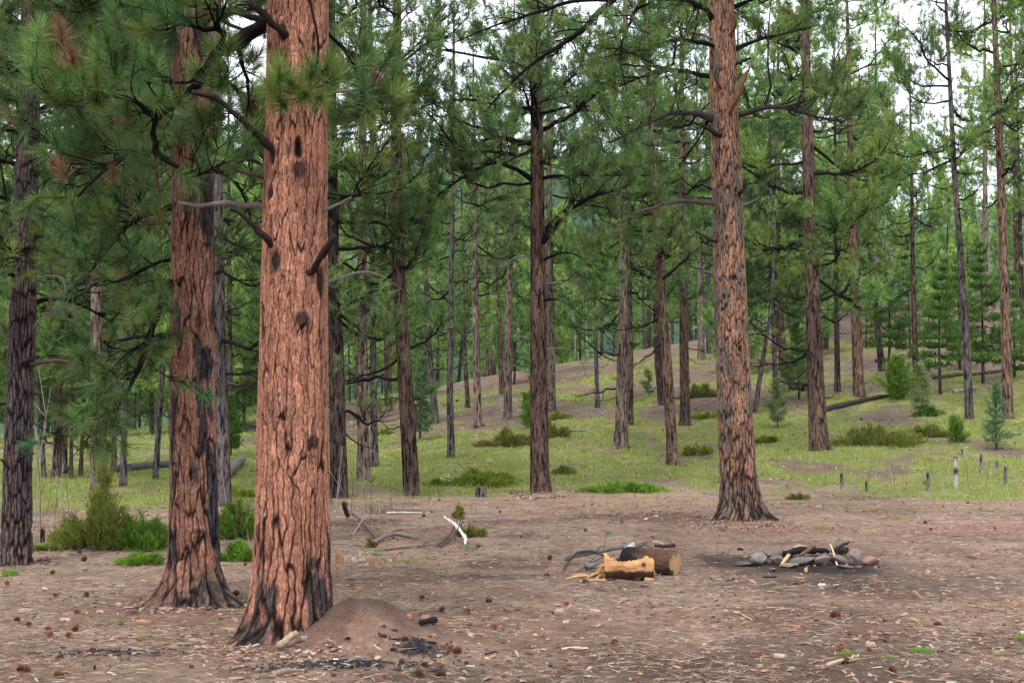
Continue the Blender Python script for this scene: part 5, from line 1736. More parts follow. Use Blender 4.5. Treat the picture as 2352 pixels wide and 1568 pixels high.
# ------------------------------------------------------------------ sticks, chips, stumps, logs
def stick(pts, R, col, label, name='fallen_stick', cat='stick', sides=7, n=14, forks=0, seed=0, mat=None, lump=0.1, part=None):
    """pts (u, v, lift[m]) laid on the ground; u,v is the ground point below"""
    rng = np.random.default_rng(1200 + seed)
    P = []
    for q in pts:
        g = ground(q[0], q[1])
        P.append(g + np.array([0, 0, q[2] + 0.6 * R[0]]))
    P = resample(np.array(P), n)
    P += rng.normal(0, .25 * R[0], P.shape) * np.linspace(0, 1, n)[:, None]
    Rr = np.interp(np.linspace(0, 1, n), np.linspace(0, 1, len(R)), R) * (1 + lump * rng.normal(size=n))
    A = Acc()
    V, Q, T = tubes(P, Rr, sides, True)
    A.add(V, Q, T, np.asarray(col) * (1 + .3 * fbm(V[:, 0] * 12, V[:, 1] * 12, V[:, 2] * 12, o=2, seed=seed))[:, None])
    for k in range(forks):
        b, T0 = interp_path(P, rng.uniform(.2, .9, 1))
        L = np.linalg.norm(P[-1] - P[0]) * rng.uniform(.15, .4)
        d = norm(T0[0] + rng.normal(0, .6, 3) + np.array([0, 0, .25]))
        F = np.array([b[0], b[0] + d * L * .5 + rng.normal(0, .03, 3) * L, b[0] + d * L + np.array([0, 0, -.1 * L])])
        F[:, 2] = np.maximum(F[:, 2], terrain(F[:, 0], F[:, 1]) + .004)
        V, Q, T = tubes(resample(F, 6), np.linspace(R[-1] * .8 + .002, .002, 6), 5, True)
        A.add(V, Q, T, np.asarray(col))
    o = A.build(name, mat or M_TWIG, None, P[0], sm=True, label=label, cat=cat)
    return o


G1, G2, BRN, BLK, PAL = (.20, .175, .16), (.30, .265, .24), (.12, .08, .06), (.022, .02, .021), (.52, .40, .27)
stick([(811, 1200, .12), (828, 1206, .07), (844, 1216, .03), (869, 1243, 0)], [.022, .026, .03, .032], (.13, .09, .075), 'brown curved dead branch sloping down to the ground', seed=1)
stick([(842, 1240, 0), (880, 1230, .01), (925, 1222, .03)], [.02, .018, .010], BRN, 'dark straight dead branch lying behind the grey curved one', seed=2, forks=1)
stick([(856, 1250, 0), (885, 1240, .05), (910, 1234, .05), (955, 1236, 0)], [.022, .03, .03, .024], (.20, .16, .14), 'grey curved dead branch arched off the ground', seed=3, forks=2)
stick([(860, 1266, 0), (920, 1262, .01), (990, 1256, .02)], [.014, .012, .008], BRN, 'long thin brown stick lying along the ground before the branch tangle', seed=4, forks=2)
stick([(1000, 1256, 0), (1030, 1245, .05), (1045, 1235, .16), (1052, 1228, .28)], [.014, .012, .010, .006], (.09, .06, .05), 'thin dark bent twig rising beside the white branch', seed=5, forks=2)
stick([(1010, 1258, 0), (1040, 1246, .06), (1058, 1238, .16), (1068, 1232, .30)], [.014, .012, .010, .006], (.09, .06, .05), 'second thin dark twig rising behind the white branch', seed=6, forks=1)
stick([(1020, 1232, .26), (1033, 1234, .22), (1047, 1238, .18), (1057, 1242, .12), (1069, 1248, .08), (1068, 1254, .01)], [.020, .026, .024, .026, .024, .014], (.62, .61, .58), 'bleached white knobbly branch leaning over the tangle of twigs', seed=7, lump=.22, n=22)
stick([(888, 1181, .02), (930, 1181, .025), (969, 1181, .02)], [.016, .018, .014], (.50, .46, .40), 'straight white stick lying flat in the grass', seed=8)
stick([(789, 1192, .24), (794, 1190, .12), (799, 1190, 0)], [.035, .038, .034], (.035, .033, .035), 'charred black post stub leaning by the fallen branches', name='charred_stub', cat='stub', seed=9)
stick([(765, 1250, 0), (800, 1252, .01), (830, 1256, .01)], [.012, .012, .008], G1, 'thin grey stick half buried near the stout pine', seed=10)
stick([(811, 1228, 0), (825, 1215, .06), (838, 1205, .12)], [.010, .010, .006], G2, 'pale twig propped among the fallen branches', seed=11)
stick([(1290, 1492, .0), (1320, 1492, .01), (1353, 1492, .0)], [.009, .010, .007], PAL, 'pale peeled stick lying alone in the foreground dirt', seed=12)
stick([(1685, 1405, 0), (1705, 1415, .01), (1727, 1424, 0)], [.007, .008, .005], PAL, 'thin pale splinter slanting on the dirt', seed=13)
stick([(1900, 1530, 0), (1935, 1522, .015), (1972, 1512, .01)], [.014, .012, .008], (.40, .30, .22), 'pale broken stick slanting near the green tufts', seed=14)
stick([(1320, 1490, 0), (1310, 1491, 0)], [.006, .005], BRN, 'short brown twig beside the pale peeled stick', seed=15)
stick([(640, 1500, .03), (660, 1488, .05), (682, 1478, .06)], [.026, .026, .022], (.34, .25, .17), 'short tan chunk of branch resting on the mound edge', name='branch_chunk', cat='branch chunk', seed=16, lump=.03)
stick([(625, 1556, .01), (650, 1552, .015), (678, 1546, .01)], [.018, .02, .014], (.26, .19, .15), 'bark-covered stick before the charcoal at the mound foot', seed=17)
stick([(966, 1440, .02), (980, 1438, .03), (998, 1435, .03)], [.016, .026, .024], BLK, 'charred black wood lump right of the dirt mound', name='charred_lump', cat='charcoal', seed=18)
stick([(985, 1544, 0), (1005, 1542, .01), (1025, 1540, 0)], [.012, .014, .006], (.06, .045, .04), 'dark splintered stick in the foreground litter', seed=19)
for i, (u, v, l) in enumerate(((1010, 1405, 22), (1460, 1357, 34), (1480, 1348, 20), (1820, 1440, 40), (2150, 1437, 46), (1690, 1465, 26), (1280, 1490, 18), (2010, 1432, 20), (1345, 1372, 22), (1850, 1480, 30), (1130, 1500, 30), (1765, 1170, 30), (2230, 1280, 30), (2190, 1345, 24), (430, 1460, 26), (330, 1540, 40), (80, 1500, 34), (1560, 1450, 28), (1600, 1532, 36), (2280, 1400, 22))):
    rr = np.random.default_rng(i)
    stick([(u - l / 2, v + rr.uniform(-3, 3), 0), (u, v, .006), (u + l / 2, v + rr.uniform(-3, 3), 0)], [.008, .009, .005], (BRN, G1, (.07, .05, .045), (.30, .22, .16))[i % 4], ('dark brown twig lying in the needle litter', 'grey twig lying in the needle litter', 'blackish twig lying in the needle litter', 'tan twig lying in the needle litter')[i % 4], seed=40 + i)
    bpy.context.scene.collection.objects[-1]['group'] = 'loose twigs in the clearing'


def chip(u, v, w, h, col, label, seed, name='wood_chip', lift=0.0, group=None, cat='wood chip'):
    g = ground(u, v)
    rng = np.random.default_rng(1500 + seed)
    k = g[1] / FPX
    n = 9
    th = np.sort(rng.uniform(0, 2 * PI, n))
    rr = rng.uniform(.75, 1.1, n)
    L, D, H = w / 2 * k, w / 2 * k * .45, max(.012, h * k)
    o = np.stack([np.cos(th) * rr * L, np.sin(th) * rr * D], -1)
    a = rng.uniform(-.5, .5)
    o = np.stack([o[:, 0] * math.cos(a) - o[:, 1] * math.sin(a), o[:, 0] * math.sin(a) + o[:, 1] * math.cos(a)], -1)
    zt = H * (1 + rng.normal(0, .18, n))
    V = np.concatenate([np.c_[o, np.full(n, -.004)], np.c_[o * 1.04, zt * .6], np.c_[o * .8, zt]])
    i = np.arange(n)
    j = (i + 1) % n
    Q = np.concatenate([np.stack([i + m * n, j + m * n, j + (m + 1) * n, i + (m + 1) * n], -1) for m in (0, 1)])
    T = np.stack([np.full(n - 2, 2 * n), 2 * n + np.arange(1, n - 1), 2 * n + np.arange(2, n)], -1)
    c = np.asarray(col) * rng.uniform(.8, 1.2, (len(V), 1))
    V = V + g + np.array([0, 0, lift])
    mk(name, V, [Q, T], M_CHIP, None, g, c, label=label, cat=cat, group=group)


ORN, CRM, DKC, RST = (.34, .19, .105), (.40, .31, .225), (.13, .09, .075), (.30, .14, .085)
for i, (u, v, w, h, c) in enumerate(((1430, 1384, 24, 9, ORN), (1285, 1406, 26, 8, CRM), (1452, 1398, 16, 8, ORN), (1415, 1330, 14, 6, CRM), (1500, 1412, 20, 5, DKC), (1997, 1481, 28, 9, CRM), (1790, 1509, 34, 8, CRM), (2000, 1455, 22, 8, RST), (2008, 1468, 24, 8, ORN), (1828, 1444, 26, 8, RST), (1945, 1300, 8, 6, ORN), (1300, 1430, 20, 5, CRM), (970, 1412, 18, 6, DKC), (940, 1420, 18, 9, RST), (1365, 1405, 30, 6, CRM), (1090, 1500, 30, 6, G1), (1070, 1520, 18, 5, RST), (870, 1555, 40, 7, RST), (430, 1400, 0, 0, None), (1380, 1355, 30, 6, DKC), (60, 1405, 34, 7, CRM), (230, 1407, 22, 6, CRM), (420, 1392, 24, 6, ORN), (275, 1390, 24, 6, CRM), (150, 1425, 30, 6, CRM), (330, 1430, 38, 6, ORN), (850, 1283, 16, 8, ORN), (830, 1290, 14, 8, CRM), (870, 1296, 18, 7, ORN), (895, 1292, 18, 8, CRM), (905, 1284, 12, 10, ORN), (860, 1288, 14, 10, (.30, .2, .15)), (840, 1300, 16, 7, CRM), (882, 1302, 14, 7, ORN), (815, 1291, 14, 7, CRM), (1620, 1290, 0, 0, None), (2110, 1500, 0, 0, None), (2300, 1405, 24, 8, G1), (1880, 1165, 18, 6, CRM), (1765, 1180, 24, 5, CRM))):
    if w:
        nm = {ORN: 'orange-tan', CRM: 'cream-coloured', DKC: 'dark brown', RST: 'rust-red', G1: 'grey'}.get(c, 'brown')
        chip(u, v, w, h, c, '%s wood chip lying flat in the needle litter' % nm, i, group='%s chips in the litter' % nm)
chip(781, 1295, 24, 25, (.26, .15, .085), 'upright brown block of wood right of the stout pine', 60, name='wood_block', cat='wood block')
chip(757, 1300, 20, 18, (.36, .19, .10), 'orange-brown chunk just showing past the stout pine', 61, name='wood_block', cat='wood block')
chip(978, 1425, 26, 12, (.36, .20, .15), 'pinkish stone on the right edge of the dirt mound', 62, name='stone', cat='stone')
chip(655, 1425, 34, 12, (.20, .18, .17), 'grey flat stone where the mound meets the trunk', 63, name='stone', cat='stone')
chip(700, 1470, 26, 8, (.24, .22, .21), 'grey pebble half buried on the dirt mound', 64, name='stone', cat='stone')
chip(720, 1506, 14, 6, (.60, .58, .56), 'small whitish pebble on the dirt mound', 65, name='stone', cat='stone')
chip(772, 1519, 16, 6, (.62, .60, .60), 'white pebble at the foot of the dirt mound', 66, name='stone', cat='stone')
chip(290, 1518, 28, 14, (.13, .095, .08), 'rounded dark bark lump beside the charcoal streak', 67, name='bark_lump', cat='bark')
chip(340, 1490, 9, 6, (.70, .66, .58), 'tiny cream pebble behind the charcoal streak', 68, name='stone', cat='stone')


def post(u, v, h_px, w_px, col, label, seed=0, name='broken_stub', bands=False, jag=.25, flare=.2, cat='stub', lean=0.0, group=None):
    g = ground(u, v)
    rng = np.random.default_rng(1700 + seed)
    k = g[1] / FPX
    H, R = h_px * k, w_px / 2 * k
    nth, nz = 14, 12
    th = np.arange(nth) * 2 * PI / nth
    top = H * (1 - jag * rng.random(nth))
    s = np.linspace(-.1, 1, nz)
    Zz = s[:, None] * top[None]
    r = R * (1 + flare * np.exp(-np.clip(s, 0, 1) * 4))[:, None] * (1 + .12 * vnoise(np.cos(th) * 2 + seed, np.sin(th) * 2)[None]) * np.ones_like(Zz)
    X = r * np.cos(th) + lean * Zz
    Yy = r * np.sin(th)
    V = np.stack([X, Yy, Zz], -1).reshape(-1, 3)
    V = np.concatenate([V, [[lean * H, 0, H * (1 - jag * 1.1)]]])
    i = np.arange(nz - 1)[:, None] * nth
    j = np.arange(nth)[None]
    Q = np.stack([i + j, i + (j + 1) % nth, i + nth + (j + 1) % nth, i + nth + j], -1).reshape(-1, 4)
    l = (nz - 1) * nth
    T = np.stack([l + np.arange(nth), l + (np.arange(nth) + 1) % nth, np.full(nth, len(V) - 1)], -1)
    c = np.tile(np.asarray(col, float), (len(V), 1)) * rng.uniform(.75, 1.2, (len(V), 1))
    if bands:
        zz = V[:, 2] / H
        b = (np.abs(zz - .55) < .07) | (np.abs(zz - .45) < .03) | (zz > .88) | (np.abs(zz - .25) < .02)
        c[b] = (.05, .045, .045)
    mk(name, V + g, [Q, T], M_FBARK if not bands else M_TWIG, None, g, c, sm=False, label=label, cat=cat, group=group)


post(1105, 1141, 26, 25, (.17, .15, .14), 'grey weathered stump at the clearing edge by the juniper mat', 1, name='tree_stump', cat='stump', jag=.35)
post(1187, 1134, 6, 34, (.24, .17, .14), 'low flat-cut stump left of the dark red-brown pine', 2, name='tree_stump', cat='stump', jag=.2)
post(757, 1168, 62, 13, (.20, .18, .17), 'grey splintered stump just right of the stout pine', 3, name='tree_stump', cat='stump', jag=.5, lean=-.1)
post(2196, 1122, 74, 10, (.40, .39, .37), 'white aspen stub with black bands on the grassy edge', 4, bands=True, jag=.08, flare=.1)
post(2254, 1086, 50, 7, (.33, .31, .30), 'thin pale grey stub upslope of the banded aspen stub', 5, jag=.1)
post(2309, 1116, 48, 7, (.30, .27, .25), 'grey stub right of the banded aspen stub', 6, jag=.2, lean=.04)
post(1934, 1126, 44, 8, (.30, .28, .26), 'short grey stub nearest the tall tan-orange pine', 7, jag=.15)
post(2132, 1126, 46, 8, (.28, .25, .23), 'rough grey stub between the banded aspen and the short stub', 8, jag=.3)
post(1990, 1130, 28, 5, (.20, .18, .17), 'thin dark stub beside the short grey stub', 9, jag=.3)
post(2290, 1080, 24, 6, (.32, .30, .29), 'tiny grey stub high in the grass', 10, jag=.2)
post(2210, 1050, 20, 5, (.30, .28, .27), 'tiny pale stub above the banded aspen stub', 11, jag=.2)
post(98, 1245, 34, 10, (.05, .045, .045), 'small black burnt stump by the dark grey pine', 12, name='tree_stump', cat='stump', jag=.4)
post(357, 1100, 275, 12, (.15, .13, .135), 'thin broken-topped dead snag right of the fallen log', 13, name='dead_snag', cat='snag', jag=.03, flare=.3, lean=.055)


def whip(u, v, h_px, label, seed, col=(.30, .28, .26), lean=0.0, r=.007, n=3, name='bare_sapling', group=None):
    """thin leafless sapling with a few upward twigs"""
    g = ground(u, v)
    rng = np.random.default_rng(1900 + seed)
    H = h_px / FPX * g[1]
    P = resample(np.array([[0, 0, -.05], [lean * H * .4 + rng.normal(0, .02), rng.normal(0, .03), H * .5], [lean * H, rng.normal(0, .05), H]]), 9)
    A = Acc()
    V, Q, T = tubes(P, np.linspace(r, r * .3, 9), 5, True)
    A.add(V, Q, T, col)
    for k in range(n):
        b, T0 = interp_path(P, rng.uniform(.25, .85, 1))
        d = norm(np.array([rng.normal(0, .6), rng.normal(0, .6), 1.0]))
        L = H * rng.uniform(.15, .4)
        F = resample(np.array([b[0], b[0] + d * L * .5, b[0] + d * L + np.array([0, 0, .05 * L])]), 5)
        V, Q, T = tubes(F, np.linspace(r * .6, r * .25, 5), 4, True)
        A.add(V, Q, T, col)
    A.build(name, M_TWIG, None, (0, 0, 0), label=label, cat='sapling', group=group).location = g


WH = [(78, 1220, 330, .10), (92, 1240, 200, -.05), (125, 1230, 130, .05), (140, 1200, 150, .0), (108, 1180, 110, .1), (160, 1215, 120, -.1), (60, 1200, 190, .2), (805, 1180, 150, .05), (815, 1170, 120, -.1), (828, 1190, 110, .1), (850, 1205, 120, 0), (840, 1165, 130, -.06), (770, 1185, 160, .1), (795, 1165, 110, -.1), (895, 1180, 60, .1), (925, 1185, 70, .05), (985, 1160, 75, -.05), (505, 1185, 120, .2), (520, 1190, 140, -.12), (545, 1195, 100, .1), (1990, 1130, 60, .1), (1970, 1120, 50, -.2), (2080, 1130, 55, .2), (2055, 1125, 60, -.1), (2170, 1125, 70, .1), (2225, 1120, 70, -.1), (2265, 1120, 60, .15), (2330, 1120, 80, .0), (1895, 1115, 50, .1), (2120, 1065, 60, -.3), (1600, 1080, 50, .05), (1420, 1130, 40, .1), (2145, 1100, 75, -.35)]
for i, (u, v, h, ln) in enumerate(WH):
    pale = i % 3 == 0
    whip(u, v, h, 'thin pale leafless sapling at the clearing edge' if pale else 'thin brown leafless sapling at the clearing edge', i, (.30, .28, .26) if pale else (.14, .105, .09), ln, group='pale bare saplings' if pale else 'brown bare saplings', r=.006 if h < 140 else .008)


def fallen_log(p0, p1, r0, r1, col, label, lift=0.0, seed=0, ends=(.3, .22, .15), bark=True):
    a, b = ground(*p0), ground(*p1)
    rng = np.random.default_rng(2100 + seed)
    n = 22
    s = np.linspace(0, 1, n)
    P = a[None] * (1 - s)[:, None] + b[None] * s[:, None]
    R = r0 + (r1 - r0) * s
    P[:, 2] = np.maximum(P[:, 2], terrain(P[:, 0], P[:, 1])) + R * .75 + lift
    P[:, 2] += rng.normal(0, .01, n)
    V, Q, T = tubes(P, R * (1 + .06 * rng.normal(size=n)), 12, True)
    V = V + .12 * r0 * fbm(V[:, 0] * 6, V[:, 1] * 6, V[:, 2] * 6, o=3, seed=seed)[:, None]
    c = np.asarray(col) * (1 + .4 * fbm(V[:, 0] * 4, V[:, 1] * 4, V[:, 2] * 4, o=3, seed=seed + 3))[:, None]
    o = mk('fallen_log', V, [Q], M_TWIG, None, a, c, sm=True, label=label, cat='log')
    for e, nm in ((0, 0), (n - 1, 1)):
        vs = V[e * 12:(e + 1) * 12] - a
        cc = vs.mean(0)
        VV = np.concatenate([vs, cc * .5 + vs * .5, cc[None]])
        i = np.arange(12)
        j = (i + 1) % 12
        QQ = np.stack([i, j, j + 12, i + 12], -1)
        TT = np.stack([i + 12, j + 12, np.full(12, 24)], -1)
        mk('cut_end', VV, [QQ, TT], M_CHIP, o, (0, 0, 0), np.asarray(ends) * rng.uniform(.75, 1.15, (len(VV), 1)))
    return o


fallen_log((1893, 947), (2125, 900), .10, .06, (.055, .038, .034), 'long thin dark log lying across the slope', .02, 1)
fallen_log((297, 1082), (420, 1070), .10, .085, (.12, .10, .098), 'grey-brown fallen log behind the black-patched pine', .03, 2, (.16, .14, .13))
fallen_log((258, 1086), (282, 1083), .09, .09, (.075, .065, .065), 'short dark sawn log piece next to the longer log', .03, 3, (.10, .09, .085))
fallen_log((522, 1098), (556, 1064), .125, .115, (.15, .125, .12), 'grey log pointing away uphill between the orange pines', .03, 4, (.22, .19, .17))
fallen_log((2010, 832), (2078, 828), .10, .08, (.07, .055, .05), 'short dark log on the brown upper slope', .02, 5)
fallen_log((2075, 880), (2300, 855), .11, .07, (.10, .078, .07), 'grey log under the drooping firs', .02, 6)
fallen_log((1085, 985), (1110, 978), .07, .05, (.09, .075, .07), 'low fallen branch log at the grey-pink pine foot', .02, 7)
fallen_log((2190, 905), (2240, 895), .09, .07, (.22, .19, .17), 'pale rotten log by the slender grey pine', .02, 8)
fallen_log((1290, 990), (1345, 992), .05, .03, (.20, .18, .17), 'thin grey fallen branch by the grey-green juniper', .02, 9)
for i, (u, v, u2, v2) in enumerate(((1010, 1108, 1050, 1116), (1020, 1102, 1062, 1112), (1030, 1114, 1075, 1108), (1028, 1098, 1040, 1112))):
    stick([(u, v, .10), ((u + u2) / 2, (v + v2) / 2, .07), (u2, v2, .02)], [.016, .016, .010], (.40, .36, .33), 'bleached dead stick beside the bright juniper mat', seed=90 + i, forks=1)
    bpy.context.scene.collection.objects[-1]['group'] = 'bleached sticks by the juniper mat'


# ---- split log with a hollowed top
def split_log():
    g = ground(1447, 1333)
    g = g + np.array([0, .12, 0])
    L, R = 0.505, 0.128
    ns, nth = 70, 72
    s = np.linspace(0, 1, ns)
    th = np.arange(nth) * 2 * PI / nth
    Sg, TH = np.meshgrid(s, th, indexing='ij')
    lim = np.interp(s, [0, .03, .1, .2, .35, .55, .7, .8, .86, .93, 1], [.150, .145, .105, .062, .045, .05, .062, .085, .10, .088, .092])
    jag = .016 * fbm(s * 7 + 2, s * 0, o=3, seed=44) + .006 * np.random.default_rng(4).normal(size=ns)
    lim = lim + jag
    r = R * (1 + .04 * fbm(np.cos(TH) * 1.5, np.sin(TH) * 1.5, Sg * 3, o=3, seed=3))
    y, z = r * np.cos(TH), r * np.sin(TH)
    z = z * np.where(z > 0, 1.22, 1.0)
    cut = z > lim[:, None]
    rough = .016 * fbm(Sg * 6, y / .015, z / .02, o=3, seed=9)
    z = np.where(cut, lim[:, None] - .35 * np.clip(.06 - np.abs(y + .01), 0, .06) + rough, z)
    x = (Sg - .5) * L + np.where(Sg < .02, .012 * fbm(y / .03, z / .03, o=2, seed=2), 0)
    # bark still on below; stripped wood above
    wood = smooth(-.035, -.012, z + .022 * fbm(Sg * 9, TH * 1.2, o=3, seed=6))
    wood = np.maximum(wood, cut * 1.0)
    y = y - np.where(wood < .5, 0, 0.006) * np.cos(TH)
    grain = fbm(Sg * 5, z / .010, y / .02, o=4, seed=12)
    cw = np.array([.58, .30, .135]) * (1 + .30 * grain[..., None]) + np.array([.05, .075, .06]) * smooth(.1, .5, fbm(Sg * 3, z / .03, o=2, seed=15))[..., None]
    stain = smooth(.18, .45, fbm(Sg * 4 + 3, z / .04, o=3, seed=19))[..., None]
    cw = cw * (1 - .55 * stain) + np.array([.20, .08, .03]) * .55 * stain
    cb = np.array([.085, .045, .028]) * (1 + .5 * fbm(Sg * 20, TH * 4, o=3, seed=22)[..., None])
    c = cb * (1 - wood[..., None]) + cw * wood[..., None]
    V = np.stack([x, y, z + R * .95], -1).reshape(-1, 3)
    i = np.arange(ns - 1)[:, None] * nth
    j = np.arange(nth)[None]
    j2 = (j + 1) % nth
    Q = np.stack([i + j, i + nth + j, i + nth + j2, i + j2], -1).reshape(-1, 4)
    e = empty('split_log', g, 'split orange log section with a hollowed jagged top beside the fire ring', 'log')
    e.rotation_euler = (0, 0, math.radians(-3))
    mk('log_body', V, Q, M_WOOD, e, (0, 0, 0), c.reshape(-1, 3), sm=True)
    for k in (0, ns - 1):
        ring = V[k * nth:(k + 1) * nth]
        cc = ring.mean(0)
        cc[2] = min(cc[2], R * .95)
        VV = np.concatenate([ring, ring * .6 + cc * .4, ring * .25 + cc * .75, cc[None]])
        VV[nth:, 0] += np.random.default_rng(k).normal(0, .006, len(VV) - nth)
        i = np.arange(nth)
        jj = (i + 1) % nth
        QQ = np.concatenate([np.stack([i + m * nth, jj + m * nth, jj + (m + 1) * nth, i + (m + 1) * nth], -1) for m in (0, 1)])
        TT = np.stack([i + 2 * nth, jj + 2 * nth, np.full(nth, 3 * nth)], -1)
        mk('cut_end', VV, [QQ, TT], M_WOOD, e, (0, 0, 0), np.array([.60, .36, .18]) * np.random.default_rng(k + 1).uniform(.75, 1.15, (len(VV), 1)))
    # knot
    P = np.array([[.145, -.105, .165], [.147, -.135, .170], [.148, -.150, .172]])
    V, Qk, T = tubes(P, np.array([.024, .020, .016]), 9, True)
    mk('knot', V, [Qk, T], M_TWIG, e, (0, 0, 0), np.tile(np.array([.10, .09, .075]), (len(V), 1)))
    # splinters hanging from the broken left end
    A = Acc()
    rng = np.random.default_rng(31)
    for k in range(16):
        z0 = rng.uniform(.03, .16)
        y0 = rng.uniform(-.09, .05)
        P = np.array([[-L / 2 + .02, y0, z0], [-L / 2 - rng.uniform(.01, .05), y0 + rng.normal(0, .01), z0 + rng.normal(0, .01)], [-L / 2 - rng.uniform(.03, .11), y0 + rng.normal(0, .02), max(.01, z0 - rng.uniform(-.02, .06))]])
        V, Qk, T = tubes(P, np.array([.012, .009, .001]), 4, True)
        A.add(V, Qk, T, np.array([.60, .33, .15]) * rng.uniform(.7, 1.2))
    A.build('splinters', M_WOOD, e, kind='stuff')


split_log()


def round_log():
    g = ground(1500, 1318)
    n_ax = np.array([.77, -.63, 0])
    L, R = .64, .132
    face = at(1553, 1292, 0)  # direction only
    ctr = at(1552, 1291, g[1] - .05)
    ctr[2] = gz(ctr[0], ctr[1]) + R * .95
    a = ctr - n_ax * L
    a[2] = gz(a[0], a[1]) + R * .95
    ns, nth = 40, 48
    s = np.linspace(0, 1, ns)
    P = a[None] * (1 - s)[:, None] + ctr[None] * s[:, None]
    V, Q, T = tubes(P, np.full(ns, R), nth, False)
    q = (V - np.repeat(P, nth, 0))
    fur = fbm(np.repeat(s, nth) * 5, np.arctan2(q[:, 2], q[:, 0]) * 4, np.repeat(s, nth) * 0, o=4, seed=41)
    V = np.repeat(P, nth, 0) + q * (1 + .07 * fur)[:, None]
    char = smooth(.50, .18, np.repeat(s, nth) + .12 * fur)[:, None]
    c = np.array([.12, .065, .045]) * (1 + .6 * fur[:, None])
    c = c * (1 - char) + np.array([.022, .02, .022]) * char
    e = empty('round_log', [ctr[0], ctr[1], gz(ctr[0], ctr[1])], 'round bark-covered log with a charred far end behind the split log', 'log')
    o = np.array(e.location)
    mk('log_body', V - o, Q, M_LOGBARK, e, (0, 0, 0), c, sm=True)
    for k, tt in ((ns - 1, 1), (0, 0)):
        ring = V[k * nth:(k + 1) * nth] - o
        cc = ring.mean(0)
        fr = [1, .9, .75, .6, .45, .3, .15]
        VV = np.concatenate([ring * f + cc * (1 - f) for f in fr] + [cc[None]])
        rr = np.concatenate([np.full(nth, f) for f in fr] + [[0]])
        i = np.arange(nth)
        jj = (i + 1) % nth
        QQ = np.concatenate([np.stack([i + m * nth, jj + m * nth, jj + (m + 1) * nth, i + (m + 1) * nth], -1) for m in range(len(fr) - 1)])
        TT = np.stack([i + (len(fr) - 1) * nth, jj + (len(fr) - 1) * nth, np.full(nth, len(VV) - 1)], -1)
        nz = fbm(VV[:, 0] * 14, VV[:, 1] * 14, VV[:, 2] * 14, o=3, seed=47)
        if tt:
            c = np.array([.36, .26, .13])[None] * (1 + .25 * nz[:, None])
            heart = smooth(.55, .25, rr + .25 * nz)[:, None]
            c = c * (1 - heart) + np.array([.46, .24, .13]) * heart
            mould = smooth(.05, .4, nz + .5 * (rr - .5))[:, None] * .7
            c = c * (1 - mould) + np.array([.09, .075, .045]) * mould
            c[rr > .95] = (.09, .05, .035)
        else:
            c = np.tile(np.array([.02, .018, .02]), (len(VV), 1))
        mk('cut_end', VV, [QQ, TT], M_CHIP, e, (0, 0, 0), c)


round_log()
stick([(1506, 1318, .29), (1530, 1316, .275), (1549, 1312, .27)], [.018, .02, .016], (.04, .035, .035), 'charred stick lying along the top of the round log', name='charred_stick', seed=101)
stick([(1300, 1296, .05), (1345, 1292, .09), (1400, 1290, .13), (1455, 1288, .17), (1495, 1286, .21)], [.028, .03, .028, .024, .016], (.17, .145, .135), 'long grey limb lying behind the split log', seed=102, forks=3)
stick([(1294, 1310, 0), (1308, 1300, .06), (1325, 1294, .13), (1360, 1292, .13), (1393, 1296, .09), (1404, 1304, .02)], [.012, .014, .015, .015, .013, .010], (.06, .05, .05), 'thin dark arched branch at the left of the log pile', seed=103, forks=3)
stick([(1420, 1300, .05), (1445, 1296, .12), (1475, 1290, .19)], [.026, .026, .02], (.10, .085, .08), 'dark limb propped behind the split log', seed=104)
stick([(1345, 1312, .03), (1368, 1311, .035), (1398, 1309, .04)], [.038, .036, .036], (.16, .15, .155), 'thick grey sawn branch poking out beside the split log', seed=105, lump=.04)
stick([(1318, 1320, 0), (1345, 1312, .06), (1385, 1300, .1)], [.012, .012, .008], (.12, .10, .09), 'thin grey branch in the log pile', seed=106, forks=2)
stick([(1498, 1290, .22), (1512, 1290, .23), (1530, 1293, .19)], [.010, .010, .006], (.45, .33, .2), 'curved peeled twig over the round log', seed=107)
for i, (u, v, u2, v2, r) in enumerate(((1300, 1330, 1352, 1327, .016), (1330, 1336, 1392, 1338, .014), (1348, 1328, 1385, 1318, .02), (1370, 1330, 1392, 1322, .022), (1312, 1322, 1345, 1324, .012))):
    stick([(u, v, .0), ((u + u2) / 2, (v + v2) / 2, .02), (u2, v2, .02)], [r * .5, r, r * .8], (.60, .36, .18), 'pale orange splinter of wood beside the split log', name='wood_splinter', cat='splinter', seed=110 + i, sides=5)
    bpy.context.scene.collection.objects[-1]['group'] = 'splinters beside the split log'
chip(1492, 1334, 24, 7, (.50, .29, .14), 'tan wood chunk at the foot of the split log', 80, name='wood_block', cat='wood block')
chip(1445, 1300, 36, 40, (.52, .43, .42), 'pale pink flat stone behind the split log', 81, name='stone', cat='stone')


